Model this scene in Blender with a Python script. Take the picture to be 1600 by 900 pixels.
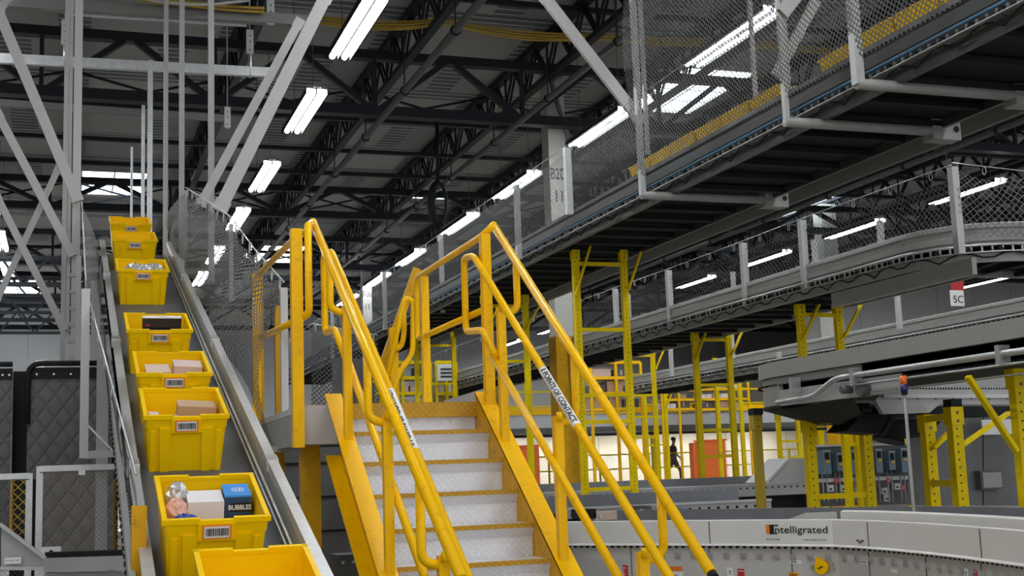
import bpy, bmesh, math, random
from mathutils import Vector, Matrix
random.seed(7)
for o in list(bpy.data.objects): bpy.data.objects.remove(o)
SC = bpy.context.scene; COL = SC.collection
# ------------------------------------------------------------------ camera
EYE = Vector((0, 0, 1.65)); F = 2000.0; CX, CY = 800.0, 450.0
def _d(px, py): return Vector((px-CX, -(py-CY), -F))
_v = _d(107, 766); _n = _d(1107, 730).cross(_v)
AY = _v.normalized(); AZ = _n.normalized()
if AZ.y < 0: AZ = -AZ
AX = AY.cross(AZ)
M3 = Matrix((AX, AY, AZ))
cam = bpy.data.cameras.new('camera'); cam.sensor_width = 36; cam.lens = 36*F/1600; cam.clip_end = 300; cam.clip_start = .05
co = bpy.data.objects.new('camera', cam); COL.objects.link(co)
co.matrix_world = Matrix.Translation(EYE) @ M3.to_4x4(); SC.camera = co
def ray(px, py): return M3 @ _d(px, py)
def PY(px, py, y): r = ray(px, py); return EYE + r*(y/r.y)
def PX(px, py, x): r = ray(px, py); return EYE + r*(x/r.x)
def PZ(px, py, z): r = ray(px, py); return EYE + r*((z-1.65)/r.z)
# ------------------------------------------------------------------ world, exposure
W = bpy.data.worlds.new('world'); SC.world = W; W.use_nodes = True
W.node_tree.nodes['Background'].inputs[0].default_value = (.92, .95, 1.0, 1)
W.node_tree.nodes['Background'].inputs[1].default_value = .8
SC.view_settings.view_transform = 'Standard'; SC.view_settings.look = 'None'
SC.view_settings.exposure = 0.66; SC.view_settings.gamma = 1; SC.view_settings.use_curve_mapping = False
LAMP = 40.0      # emission of the fluorescent tubes
SKYL = 5.0       # emission of the roof lights
# ------------------------------------------------------------------ materials
def nodes(name):
    m = bpy.data.materials.new(name); m.use_nodes = True; nt = m.node_tree; nt.nodes.clear()
    out = nt.nodes.new('ShaderNodeOutputMaterial'); return m, nt, out
def N(nt, t, **kw):
    n = nt.nodes.new(t)
    for k, v in kw.items():
        if k.startswith('i_'):
            key = k[2:]; key = int(key) if key.isdigit() else key
            n.inputs[key].default_value = v
        else: setattr(n, k, v)
    return n
def mth(nt, op, a, b=None):
    n = nt.nodes.new('ShaderNodeMath'); n.operation = op
    for i, v in enumerate((a, b)):
        if v is None: continue
        if hasattr(v, 'links') or isinstance(v, bpy.types.NodeSocket): nt.links.new(v, n.inputs[i])
        else: n.inputs[i].default_value = v
    return n.outputs[0]
def mixc(nt, fac, a, b):
    n = nt.nodes.new('ShaderNodeMix'); n.data_type = 'RGBA'
    for s, v in ((n.inputs[0], fac), (n.inputs[6], a), (n.inputs[7], b)):
        if isinstance(v, bpy.types.NodeSocket): nt.links.new(v, s)
        elif isinstance(v, tuple): s.default_value = v if len(v) == 4 else (*v, 1)
        else: s.default_value = v
    return n.outputs[2]
def mat(name, c, rough=.5, metal=0., var=.12, scale=6., dirt=None, dirtamt=.3, bump=0., bscale=40., spec=.5):
    m, nt, out = nodes(name)
    b = N(nt, 'ShaderNodeBsdfPrincipled'); b.inputs['Roughness'].default_value = rough; b.inputs['Metallic'].default_value = metal
    b.inputs['Specular IOR Level'].default_value = spec
    tc = N(nt, 'ShaderNodeTexCoord'); no = N(nt, 'ShaderNodeTexNoise', i_Scale=scale, i_Detail=4.0)
    nt.links.new(tc.outputs['Object'], no.inputs['Vector'])
    lo = tuple(x*(1-var) for x in c); hi = tuple(min(1, x*(1+var)) for x in c)
    col = mixc(nt, no.outputs[0], lo, hi)
    if dirt:
        n2 = N(nt, 'ShaderNodeTexNoise', i_Scale=scale*3.1, i_Detail=6.0, i_Roughness=.7)
        nt.links.new(tc.outputs['Object'], n2.inputs['Vector'])
        f = mth(nt, 'MULTIPLY', mth(nt, 'SMOOTH_MIN', mth(nt, 'MAXIMUM', mth(nt, 'MULTIPLY', mth(nt, 'SUBTRACT', n2.outputs[0], .56), 9.), 0.), 1.), dirtamt)
        col = mixc(nt, f, col, dirt)
    nt.links.new(col, b.inputs['Base Color'])
    if bump:
        n3 = N(nt, 'ShaderNodeTexNoise', i_Scale=bscale, i_Detail=3.0); nt.links.new(tc.outputs['Object'], n3.inputs['Vector'])
        bp = N(nt, 'ShaderNodeBump', i_Strength=bump, i_Distance=.01); nt.links.new(n3.outputs[0], bp.inputs['Height'])
        nt.links.new(bp.outputs[0], b.inputs['Normal'])
    nt.links.new(b.outputs[0], out.inputs[0]); return m
def emit(name, c, s):
    m, nt, out = nodes(name); e = N(nt, 'ShaderNodeEmission', i_Strength=s); e.inputs[0].default_value = (*c, 1)
    nt.links.new(e.outputs[0], out.inputs[0]); return m
YEL = mat('safety_yellow_paint', (.98, .53, .0), .30, spec=.16, var=.06, dirt=(.35, .18, .02), dirtamt=.35)
YELB = mat('worn_yellow_paint', (.66, .34, .002), .45, spec=.2, var=.18, scale=4, dirt=(.25, .13, .02), dirtamt=.6)
RACK = mat('rack_yellow_paint', (.82, .60, .001), .42, spec=.1, var=.10, dirt=(.25, .2, .05), dirtamt=.3)
TOTE = mat('tote_yellow_plastic', (.96, .60, .0), .38, spec=.15, var=.04, scale=3)
GAL = mat('galvanised_steel', (.55, .56, .56), .38, .7, var=.22, scale=14, dirt=(.3, .3, .3), dirtamt=.3)
ALU = mat('aluminium_rail', (.60, .60, .59), .35, .35, var=.2, scale=22)
GREY = mat('grey_paint', (.40, .40, .385), .45, var=.07)
LGREY = mat('light_grey_paint', (.50, .50, .49), .45, var=.05)
CGREY = mat('conveyor_grey_paint', (.30, .30, .28), .4, var=.1, dirt=(.15, .15, .14), dirtamt=.3)
DGREY = mat('dark_grey_steel', (.09, .09, .088), .5, var=.2)
BLACK = mat('black_plastic', (.012, .012, .013), .7, var=.2, spec=.25)
TRUSS = mat('blue_black_truss_paint', (.011, .013, .018), .6, var=.2, spec=.3)
WHITE = mat('white_paint', (.72, .72, .68), .5, var=.04)
BELT = mat('rubber_belt', (.085, .09, .10), .42, var=.12, scale=2)
BLUE = mat('blue_conduit', (.10, .22, .38), .4)
ORANGE = mat('orange_barrier', (.85, .17, .02), .55, var=.04)
LABEL = mat('white_label', (.82, .82, .80), .5, var=.02)
INK = mat('black_ink', (.012, .012, .012), .5)
REDI = mat('red_ink', (.55, .03, .03), .5)
ORI = mat('orange_ink', (.85, .22, .03), .5)
CARD = mat('brown_cardboard', (.50, .33, .19), .7, var=.08)
PALE = mat('pale_cardboard', (.62, .47, .38), .7, var=.06)
CONC = mat('concrete_floor', (.28, .275, .26), .5, var=.15, scale=1.5)
WOODY = mat('stained_timber', (.20, .15, .10), .7)
VFD = mat('blue_grey_plastic', (.16, .24, .30), .45, var=.05)
HOUS = mat('light_housing_grey', (.16, .16, .17), .5)
LOUV = mat('louvre_grey', (.03, .03, .032), .8, spec=.1)
TUBE = emit('fluorescent_tube_glow', (.93, .97, 1.0), LAMP)
TUBEW = emit('warm_white_tube_glow', (1.0, .96, .86), 12)
SKY = emit('daylight_roof_panel', (.78, .90, 1.0), SKYL)
SKIN = mat('skin', (.20, .11, .07), .6); CLOTH = mat('charcoal_cloth', (.035, .035, .04), .8, var=.2); HAIR = mat('dark_hair', (.01, .008, .007), .7)
def plate_mat(name, c, hi):
    # raised-lozenge floor plate: lozenges turn 90 degrees from cell to cell
    m, nt, out = nodes(name); b = N(nt, 'ShaderNodeBsdfPrincipled'); b.inputs['Roughness'].default_value = .42; b.inputs['Metallic'].default_value = .15
    tc = N(nt, 'ShaderNodeTexCoord'); sp = N(nt, 'ShaderNodeSeparateXYZ'); nt.links.new(tc.outputs['Object'], sp.inputs[0])
    S = 32.
    u = mth(nt, 'MULTIPLY', sp.outputs[0], S); w = mth(nt, 'MULTIPLY', mth(nt, 'SUBTRACT', sp.outputs[2], sp.outputs[1]), S)
    p = mth(nt, 'MULTIPLY', mth(nt, 'ADD', u, w), .7071); q = mth(nt, 'MULTIPLY', mth(nt, 'SUBTRACT', u, w), .7071)
    par = mth(nt, 'FLOORED_MODULO', mth(nt, 'ADD', mth(nt, 'FLOOR', p), mth(nt, 'FLOOR', q)), 2.)
    fp = mth(nt, 'SUBTRACT', mth(nt, 'FRACT', p), .5); fq = mth(nt, 'SUBTRACT', mth(nt, 'FRACT', q), .5)
    inv = mth(nt, 'SUBTRACT', 1., par)
    a = mth(nt, 'ADD', mth(nt, 'MULTIPLY', fp, par), mth(nt, 'MULTIPLY', fq, inv))
    c2 = mth(nt, 'ADD', mth(nt, 'MULTIPLY', fq, par), mth(nt, 'MULTIPLY', fp, inv))
    e = mth(nt, 'ADD', mth(nt, 'POWER', mth(nt, 'DIVIDE', mth(nt, 'ABSOLUTE', a), .46), 2.), mth(nt, 'POWER', mth(nt, 'DIVIDE', mth(nt, 'ABSOLUTE', c2), .15), 2.))
    h = mth(nt, 'MAXIMUM', mth(nt, 'SUBTRACT', 1., e), 0.)
    col = mixc(nt, mth(nt, 'MINIMUM', mth(nt, 'MULTIPLY', h, 2.), 1.), c, hi); nt.links.new(col, b.inputs['Base Color'])
    bp = N(nt, 'ShaderNodeBump', i_Strength=.7, i_Distance=.004); nt.links.new(h, bp.inputs['Height']); nt.links.new(bp.outputs[0], b.inputs['Normal'])
    nt.links.new(b.outputs[0], out.inputs[0]); return m
PLATE = plate_mat('chequer_plate_grey', (.72, .72, .74), (.93, .93, .95))
PLATEY = plate_mat('chequer_plate_yellow', (.46, .24, .006), (.66, .37, .008))
def net_mat(name, c, cell, strand):
    m, nt, out = nodes(name); uv = N(nt, 'ShaderNodeUVMap'); sp = N(nt, 'ShaderNodeSeparateXYZ'); nt.links.new(uv.outputs[0], sp.inputs[0])
    k = 1/cell
    p = mth(nt, 'MULTIPLY', mth(nt, 'ADD', sp.outputs[0], sp.outputs[1]), k*.7071); q = mth(nt, 'MULTIPLY', mth(nt, 'SUBTRACT', sp.outputs[0], sp.outputs[1]), k*.7071)
    t = strand/cell
    a = mth(nt, 'LESS_THAN', mth(nt, 'FRACT', p), t); b = mth(nt, 'LESS_THAN', mth(nt, 'FRACT', q), t)
    f = mth(nt, 'MAXIMUM', a, b)
    bs = N(nt, 'ShaderNodeBsdfPrincipled'); bs.inputs['Base Color'].default_value = (*c, 1); bs.inputs['Roughness'].default_value = .7
    tr = N(nt, 'ShaderNodeBsdfTransparent'); mx = N(nt, 'ShaderNodeMixShader')
    nt.links.new(f, mx.inputs[0]); nt.links.new(tr.outputs[0], mx.inputs[1]); nt.links.new(bs.outputs[0], mx.inputs[2]); nt.links.new(mx.outputs[0], out.inputs[0]); return m
NET = net_mat('grey_safety_netting', (.085, .085, .08), .040, .011)
NETX = net_mat('fine_dark_mesh', (.10, .10, .09), .024, .002)
NETB = net_mat('dense_grey_netting', (.16, .155, .145), .032, .0125)
NETF = net_mat('grey_far_netting', (.16, .16, .155), .06, .008)
WIRE = net_mat('yellow_welded_mesh', (.55, .42, .03), .05, .007)
WIREW = net_mat('pale_welded_mesh', (.45, .42, .3), .09, .009)
def quilt_mat(c0, c1):
    m, nt, out = nodes('quilted_grey_fabric'); b = N(nt, 'ShaderNodeBsdfPrincipled'); b.inputs['Roughness'].default_value = .6
    tc = N(nt, 'ShaderNodeTexCoord'); sp = N(nt, 'ShaderNodeSeparateXYZ'); nt.links.new(tc.outputs['Object'], sp.inputs[0])
    p = mth(nt, 'MULTIPLY', mth(nt, 'ADD', sp.outputs[0], mth(nt, 'MULTIPLY', sp.outputs[2], .75)), 7.8); q = mth(nt, 'MULTIPLY', mth(nt, 'SUBTRACT', sp.outputs[0], mth(nt, 'MULTIPLY', sp.outputs[2], .75)), 7.8)
    def tri(x): return mth(nt, 'MULTIPLY', mth(nt, 'ABSOLUTE', mth(nt, 'SUBTRACT', mth(nt, 'FRACT', x), .5)), 2.)
    h = mth(nt, 'SUBTRACT', 1., mth(nt, 'POWER', mth(nt, 'MAXIMUM', tri(p), tri(q)), 4.))
    no = N(nt, 'ShaderNodeTexNoise', i_Scale=9.); nt.links.new(tc.outputs['Object'], no.inputs[0])
    nt.links.new(mixc(nt, no.outputs[0], c0, c1), b.inputs['Base Color'])
    hh = mth(nt, 'ADD', h, mth(nt, 'MULTIPLY', no.outputs[0], .5))
    bp = N(nt, 'ShaderNodeBump', i_Strength=.8, i_Distance=.010); nt.links.new(hh, bp.inputs['Height']); nt.links.new(bp.outputs[0], b.inputs['Normal'])
    nt.links.new(b.outputs[0], out.inputs[0]); return m
QUILT = quilt_mat((.085, .085, .085), (.13, .128, .124)); QUILTB = quilt_mat((.17, .155, .14), (.25, .225, .20))
def deck_mat():
    # ribbed roof deck with boards between the joists
    m, nt, out = nodes('ribbed_roof_deck'); b = N(nt, 'ShaderNodeBsdfPrincipled'); b.inputs['Roughness'].default_value = .55
    tc = N(nt, 'ShaderNodeTexCoord'); br = N(nt, 'ShaderNodeTexBrick', i_Scale=1.0, offset=.37)
    br.inputs['Brick Width'].default_value = 2.85; br.inputs['Row Height'].default_value = 2.4; br.inputs['Mortar Size'].default_value = .28; br.inputs['Mortar Smooth'].default_value = 0.
    br.inputs['Color1'].default_value = (.40, .385, .36, 1); br.inputs['Color2'].default_value = (.27, .26, .25, 1); br.inputs['Mortar'].default_value = (.11, .115, .125, 1)
    nt.links.new(tc.outputs['Object'], br.inputs[0])
    sp = N(nt, 'ShaderNodeSeparateXYZ'); nt.links.new(tc.outputs['Object'], sp.inputs[0])
    rib = mth(nt, 'ABSOLUTE', mth(nt, 'SUBTRACT', mth(nt, 'FRACT', mth(nt, 'MULTIPLY', sp.outputs[1], 4.)), .5))
    col = mixc(nt, mth(nt, 'MULTIPLY', mth(nt, 'GREATER_THAN', rib, .38), br.outputs['Fac']), br.outputs[0], (.50, .51, .53))
    nt.links.new(col, b.inputs['Base Color'])
    bp = N(nt, 'ShaderNodeBump', i_Strength=1., i_Distance=.05); nt.links.new(mth(nt, 'MULTIPLY', rib, br.outputs['Fac']), bp.inputs['Height']); nt.links.new(bp.outputs[0], b.inputs['Normal'])
    nt.links.new(b.outputs[0], out.inputs[0]); return m
DECK = deck_mat()
def wall_mat():
    m, nt, out = nodes('grey_wall_panels'); b = N(nt, 'ShaderNodeBsdfPrincipled'); b.inputs['Roughness'].default_value = .6
    tc = N(nt, 'ShaderNodeTexCoord'); sp = N(nt, 'ShaderNodeSeparateXYZ'); nt.links.new(tc.outputs['Object'], sp.inputs[0])
    seam = mth(nt, 'LESS_THAN', mth(nt, 'FRACT', mth(nt, 'DIVIDE', sp.outputs[0], 1.8)), .02)
    up = mth(nt, 'GREATER_THAN', sp.outputs[2], 4.2)
    c = mixc(nt, up, (.86, .74, .55), (.46, .455, .445)); c = mixc(nt, mth(nt, 'MULTIPLY', seam, .5), c, (.12, .12, .12))  # lower wall is paler cream; its lamp-lit brightness is put into the colour
    nt.links.new(c, b.inputs['Base Color']); nt.links.new(b.outputs[0], out.inputs[0]); return m
WALLM = wall_mat()
# ------------------------------------------------------------------ mesh helpers
ORG = {}
class MB:
    def __init__(s): s.v = []; s.f = []; s.m = []; s.sm = []; s.cur = 0; s.uv = None
    def _add(s, vs, fs, smooth=False):
        b = len(s.v); s.v += [Vector(x) for x in vs]
        for f in fs: s.f.append([b+i for i in f]); s.m.append(s.cur); s.sm.append(smooth)
        return s
    def box(s, a, b):
        x0, x1 = sorted((a[0], b[0])); y0, y1 = sorted((a[1], b[1])); z0, z1 = sorted((a[2], b[2]))
        return s._add([(x0, y0, z0), (x1, y0, z0), (x1, y1, z0), (x0, y1, z0), (x0, y0, z1), (x1, y0, z1), (x1, y1, z1), (x0, y1, z1)],
               [(0, 3, 2, 1), (4, 5, 6, 7), (0, 1, 5, 4), (1, 2, 6, 5), (2, 3, 7, 6), (3, 0, 4, 7)])
    def hexa(s, q, off):   # quad extruded by off
        q = [Vector(x) for x in q]; off = Vector(off); n = len(q)
        vs = q+[p+off for p in q]
        fs = [tuple(range(n))[::-1], tuple(range(n, 2*n))]+[(i, (i+1) % n, n+(i+1) % n, n+i) for i in range(n)]
        return s._add(vs, fs)
    def bar(s, p, q, w, h=None, up=(0, 0, 1)):
        p, q = Vector(p), Vector(q); h = h or w; d = (q-p).normalized(); up = Vector(up)
        if abs(d.dot(up)) > .98: up = Vector((0, 1, 0))
        a = d.cross(up).normalized(); b = a.cross(d)
        vs = [e+a*(i*w/2)+b*(j*h/2) for e in (p, q) for i, j in ((-1, -1), (1, -1), (1, 1), (-1, 1))]
        return s._add(vs, [(0, 1, 2, 3), (7, 6, 5, 4), (0, 4, 5, 1), (1, 5, 6, 2), (2, 6, 7, 3), (3, 7, 4, 0)])
    def tube(s, pts, r, n=10, cap=True, closed=False):
        pts = [Vector(p) for p in pts]; N_ = len(pts); rings = []; prev = None
        for i, p in enumerate(pts):
            if closed: d = (pts[(i+1) % N_]-pts[i-1])
            else: d = pts[min(i+1, N_-1)]-pts[max(i-1, 0)]
            d.normalize()
            if prev is None:
                a = d.cross(Vector((0, 0, 1)))
                if a.length < .05: a = d.cross(Vector((0, 1, 0)))
            else: a = prev-d*prev.dot(d)
            a.normalize(); prev = a; b = d.cross(a)
            rings.append([p+(a*math.cos(t)+b*math.sin(t))*r for t in [2*math.pi*k/n for k in range(n)]])
        vs = [v for R in rings for v in R]; fs = []
        for i in range(N_ if closed else N_-1):
            j = (i+1) % N_
            for k in range(n): fs.append((i*n+k, i*n+(k+1) % n, j*n+(k+1) % n, j*n+k))
        s._add(vs, fs, True)
        if cap and not closed:
            b = len(s.v)-len(vs)
            for idx, rv in ((0, True), (N_-1, False)):
                f = [b+idx*n+k for k in range(n)]; s.f.append(f[::-1] if rv else f); s.m.append(s.cur); s.sm.append(False)
        return s
    def cyl(s, p, q, r, n=12): return s.tube([p, q], r, n)
    def sph(s, c, r, n=8, sc=(1, 1, 1)):
        c = Vector(c); vs = []; fs = []
        for i in range(n+1):
            t = math.pi*i/n
            for k in range(n*2):
                a = math.pi*k/n; vs.append(c+Vector((math.sin(t)*math.cos(a)*sc[0], math.sin(t)*math.sin(a)*sc[1], math.cos(t)*sc[2]))*r)
        for i in range(n):
            for k in range(n*2): fs.append((i*n*2+k, (i+1)*n*2+k, (i+1)*n*2+(k+1) % (2*n), i*n*2+(k+1) % (2*n)))
        return s._add(vs, fs, True)
    def grid(s, fn, nu, nv, smooth=True):   # fn(u,v)->pos ; keeps uv in metres
        vs = [fn(i/nu, j/nv) for j in range(nv+1) for i in range(nu+1)]; b = len(s.v)
        s._add(vs, [(j*(nu+1)+i, j*(nu+1)+i+1, (j+1)*(nu+1)+i+1, (j+1)*(nu+1)+i) for j in range(nv) for i in range(nu)], smooth)
        return s
    def sweep(s, path, prof, closed_prof=True):
        # path: list of (x,y) ; prof: list of (offset to the right of travel, z)
        P = [Vector((a[0], a[1])) for a in path]; n = len(prof); vs = []
        for i, p in enumerate(P):
            d1 = (P[i]-P[i-1]).normalized() if i else (P[1]-P[0]).normalized()
            d2 = (P[i+1]-P[i]).normalized() if i < len(P)-1 else d1
            d = (d1+d2).normalized(); k = 1/max(.5, d.dot(d1)); nr = Vector((d.y, -d.x))*k
            z0 = path[i][2] if len(path[i]) > 2 else 0
            for o_, z in prof: vs.append((p.x+nr.x*o_, p.y+nr.y*o_, z+z0))
        fs = []
        for i in range(len(P)-1):
            for k in range(n if closed_prof else n-1): fs.append((i*n+k, i*n+(k+1) % n, (i+1)*n+(k+1) % n, (i+1)*n+k))
        if closed_prof: fs += [tuple(range(n))[::-1], tuple((len(P)-1)*n+k for k in range(n))]
        return s._add(vs, fs)
    def build(s, name, mats, parent=None, org=None, label=None):
        o_ = ORG.get(parent.name, Vector()) if parent else Vector(org or (0, 0, 0))
        me = bpy.data.meshes.new(name); me.from_pydata([v-o_ for v in s.v], [], s.f)
        mats = mats if isinstance(mats, (list, tuple)) else [mats]
        for mm in mats: me.materials.append(mm)
        me.polygons.foreach_set('material_index', s.m); me.polygons.foreach_set('use_smooth', s.sm)
        if s.uv: 
            L = me.uv_layers.new(name='UVMap')
            for lp in me.loops: L.data[lp.index].uv = s.uv[lp.vertex_index]
        bm = bmesh.new(); bm.from_mesh(me); bmesh.ops.recalc_face_normals(bm, faces=bm.faces); bm.to_mesh(me); bm.free()
        ob = bpy.data.objects.new(name, me); COL.objects.link(ob)
        if parent: ob.parent = parent
        else: ob.location = o_
        ORG[ob.name] = o_
        if label: ob['label'] = label
        return ob
def fillet(pts, r, n=6):
    pts = [Vector(p) for p in pts]; out = [pts[0]]
    for i in range(1, len(pts)-1):
        a, b, c = pts[i-1], pts[i], pts[i+1]; d1 = a-b; d2 = c-b
        rr = min(r, d1.length*.48, d2.length*.48); p = b+d1.normalized()*rr; q = b+d2.normalized()*rr
        for k in range(n+1):
            t = k/n; out.append(p*(1-t)**2+b*2*t*(1-t)+q*t*t)
    return out+[pts[-1]]
def tag(o, label, cat, group=None, kind=None):
    o['label'] = label; o['category'] = cat
    if group: o['group'] = group
    if kind: o['kind'] = kind
    return o
def thing(name, label, cat, loc=(0, 0, 0), group=None):
    o = bpy.data.objects.new(name, None); COL.objects.link(o); o.location = loc; o.empty_display_size = .1
    ORG[o.name] = Vector(loc); return tag(o, label, cat, group)
def struct(o): o['kind'] = 'structure'; return o
def dup(root, loc, label=None, group=None, rot=None):
    r = root.copy(); COL.objects.link(r); r.location = loc
    if rot is not None: r.rotation_euler = rot
    if label: r['label'] = label
    if group: r['group'] = group
    def rec(s, d):
        for ch in list(s.children):
            c = ch.copy(); COL.objects.link(c); c.parent = d; rec(ch, c)
    rec(root, r); return r
def text_mesh(txt, size, fn, ext=.0, align='CENTER', bold=.0, sx=1., cuts=0):
    c = bpy.data.curves.new('t', 'FONT'); c.body = txt; c.size = size; c.align_x = align; c.align_y = 'CENTER'; c.offset = bold; c.resolution_u = 3
    o = bpy.data.objects.new('t', c); COL.objects.link(o)
    dg = bpy.context.evaluated_depsgraph_get(); me = bpy.data.meshes.new_from_object(o.evaluated_get(dg))
    bm = bmesh.new(); bm.from_mesh(me)
    bmesh.ops.triangulate(bm, faces=bm.faces)
    for _ in range(cuts): bmesh.ops.subdivide_edges(bm, edges=[e for e in bm.edges if e.calc_length() > size*.12], cuts=1, use_grid_fill=True); bmesh.ops.triangulate(bm, faces=bm.faces)
    bm.verts.index_update()
    mb = MB(); mb._add([fn(v.co.x*sx, v.co.y) for v in bm.verts], [[v.index for v in f.verts] for f in bm.faces])
    bm.free(); bpy.data.objects.remove(o); bpy.data.meshes.remove(me); bpy.data.curves.remove(c); return mb
ORD = ['first', 'second', 'third', 'fourth', 'fifth', 'sixth', 'seventh', 'eighth', 'ninth', 'tenth', 'eleventh', 'twelfth', 'thirteenth', 'fourteenth']
# ------------------------------------------------------------------ setting
DZ = 10.0
struct(MB().box((-14, -8, -.12), (45, 53, 0)).build('floor', CONC))
struct(MB().box((-14, -8, DZ), (45, 70, DZ+.12)).build('ceiling', DECK))
struct(MB().box((-14, 60, 0), (45, 60.25, DZ)).build('wall_back', WALLM))
struct(MB().box((-14.2, -8, 0), (-14, 60, DZ)).build('wall_left', WALLM))
struct(MB().box((45, -8, 0), (45.2, 60, DZ)).build('wall_right', WALLM))
struct(MB().box((26.2, 42.0, 3.9), (45, 42.2, DZ)).build('wall_bulkhead', WALLM))
# roof lights
sk = [((12.0, 23.0), (13.7, 26.2)), ((21.3, 33.4), (22.9, 36.9)), ((.2, 34.4), (1.9, 37.2)), ((-3.1, 53.2), (-1.1, 57.2)), ((9.3, 35.0), (10.6, 36.2)), ((15.9, 34), (17.3, 36)), ((5.9, 44.5), (7.9, 48)), ((27, 23), (29, 26.5))]
for i, (a, b) in enumerate(sk):
    f = MB(); x0, y0 = a; x1, y1 = b; z = DZ-.06
    for p, q in (((x0, y0), (x1, y0)), ((x1, y0), (x1, y1)), ((x1, y1), (x0, y1)), ((x0, y1), (x0, y0))): f.bar((*p, z), (*q, z), .08, .12)
    f.bar(((x0+x1)/2, y0, z), ((x0+x1)/2, y1, z), .04, .04)
    for k in range(1, 4): f.bar((x0, y0+(y1-y0)*k/4, z), (x1, y0+(y1-y0)*k/4, z), .03, .03)
    w = struct(f.build('window_%d' % (i+1), GAL)); MB().box((x0, y0, DZ-.05), (x1, y1, DZ-.01)).build('pane', SKY, w)
# roof joists running away from the camera
GJ = 'open web roof joists'
for i in range(14):
    X = -5.7+2.85*i; y0 = max(9.0, abs(X)*1.0); 
    if X > 34: continue
    t = thing('roof_joist', 'dark open web joist under the roof deck, %s counted from the left' % ORD[i], 'joist', (X, y0, 9.1), GJ)
    MB().box((X-.09, y0, 9.84), (X+.09, 59.8, 9.96)).build('top_chord', TRUSS, t)
    MB().box((X-.07, y0, 9.08), (X+.07, 59.8, 9.18)).build('bottom_chord', TRUSS, t)
    w = MB(); y = y0; k = 0
    while y < 50:
        for s_ in (-.035, .035):
            w.bar((X+s_, y, 9.86), (X+s_, y+.62, 9.14), .04); w.bar((X+s_, y+.62, 9.14), (X+s_, y+1.24, 9.86), .04)
        w.bar((X, y+.62, 9.14), (X, y+.62, 9.86), .04); y += 1.24
    w.build('web', TRUSS, t)
# girders across
for i, (Y, zb, zt) in enumerate([(15.0, 8.75, 9.7), (22.0, 8.22, 9.3), (32.5, 8.5, 9.2), (38.3, 8.1, 9.0), (46.0, 8.1, 9.0), (54.0, 8.1, 9.0)]):
    t = thing('roof_girder', 'deep dark triangulated girder crossing under the roof, %s from the camera' % ORD[i], 'girder', (0, Y, zb), 'roof girders')
    MB().box((-13.8, Y-.12, zb-.08), (44, Y+.12, zb+.10)).build('bottom_chord', TRUSS, t)
    MB().box((-13.8, Y-.10, zt-.1), (44, Y+.10, zt+.06)).build('top_chord', TRUSS, t)
    w = MB(); x = -13.3
    while x < 43:
        w.bar((x, Y, zt), (x+1.42, Y, zb), .13, .1); w.bar((x+1.42, Y, zb), (x+2.84, Y, zt), .13, .1); w.bar((x+1.42, Y, zb), (x+1.42, Y, zt), .07); x += 2.84
    w.build('web', TRUSS, t)
# bridging lines and crosses between the joists
for i, Y in enumerate([12.5, 18.4, 20.2, 25.6, 28.2, 30.4, 35.3, 41.5, 44.3, 49]):
    z = 9.80 if i < 3 else 9.12
    t = thing('roof_bridging', 'thin dark bridging line across the joists, %s from the camera' % ORD[i], 'bridging', (0, Y, z), 'joist bridging')
    MB().bar((-13, Y, z), (34, Y, z), .09, .09).build('angle_bar', TRUSS, t)
    if i in (3, 6, 8):
        c = MB()
        for k in range(13):
            X = -5.7+2.85*k; c.bar((X, Y+.1, 9.12), (X+2.85, Y+.1, 9.82), .045); c.bar((X, Y+.15, 9.82), (X+2.85, Y+.15, 9.12), .045)
        c.build('cross_brace', TRUSS, t)
# pipes under the roof
for lab, X, z, r in (('pale sprinkler pipe running away under the roof left of the stair', 5.2, 8.02, .06), ('grey sprinkler pipe running away under the roof towards the numbered column', 7.75, 8.05, .055), ('grey pipe running away under the roof beyond the high tote conveyor', 17.2, 8.0, .06)):
    m = MB(); m.cyl((X, 13, z), (X, 52, z), r, 8)
    t = thing('sprinkler_pipe', lab, 'pipe', (X, 13, z), 'sprinkler pipes'); m.build('pipe_run', DGREY, t)
    for k in range(12): h = MB(); h.bar((X, 14+3*k, z), (X, 14+3*k, 9.1), .02); h.cyl((X, 13.96+3*k, z), (X, 14.04+3*k, z), r*1.4, 8); h.build('hanger', TRUSS, t)
# columns
def column(px0, px1, py, Y, l1, l2, label, tx=.0):
    a = PY(px0, py, Y); b = PY(px1, py, Y); w = b.x-a.x; xc = (a.x+b.x)/2
    t = thing('steel_column', label, 'column', (xc, Y, 0))
    MB().box((xc-w/2, Y, 4.15), (xc+w/2, Y+w, 9.7)).build('shaft', mat('cream_grey_column_paint', (.46, .46, .41), .5, var=.05), t)
    MB().box((xc-w/2-.02, Y-.02, 0), (xc+w/2+.02, Y+w+.02, 4.2)).build('guard', YELB, t, label='yellow painted lower length')
    if l1:
        za = PY(px0, 272, Y).z if Y < 30 else PY(px0, 460, Y).z
        zb = PY(px0, 307, Y).z if Y < 30 else PY(px0, 480, Y).z
        g = w*.88
        text_mesh(l1, g, lambda u, v: (xc+u, Y-.004, za+v), bold=.004, sx=.62).build('lettering', INK, t, label='black characters %s' % l1)
        text_mesh(l2, g, lambda u, v: (xc+u, Y-.004, zb+v), bold=.004, sx=.75).build('lettering', INK, t, label='black characters %s' % l2)
column(858, 885, 250, 22.4, 'B2D', '11', 'white square steel column lettered B2D and 11 behind the high conveyor net')
column(566, 580, 420, 39, 'F-30', '11', 'white square steel column lettered F-30 and 11, farther off beside the stair rail')
column(1290, 1312, 420, 34, '', '', 'distant plain steel column among the right hand conveyors')
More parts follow.
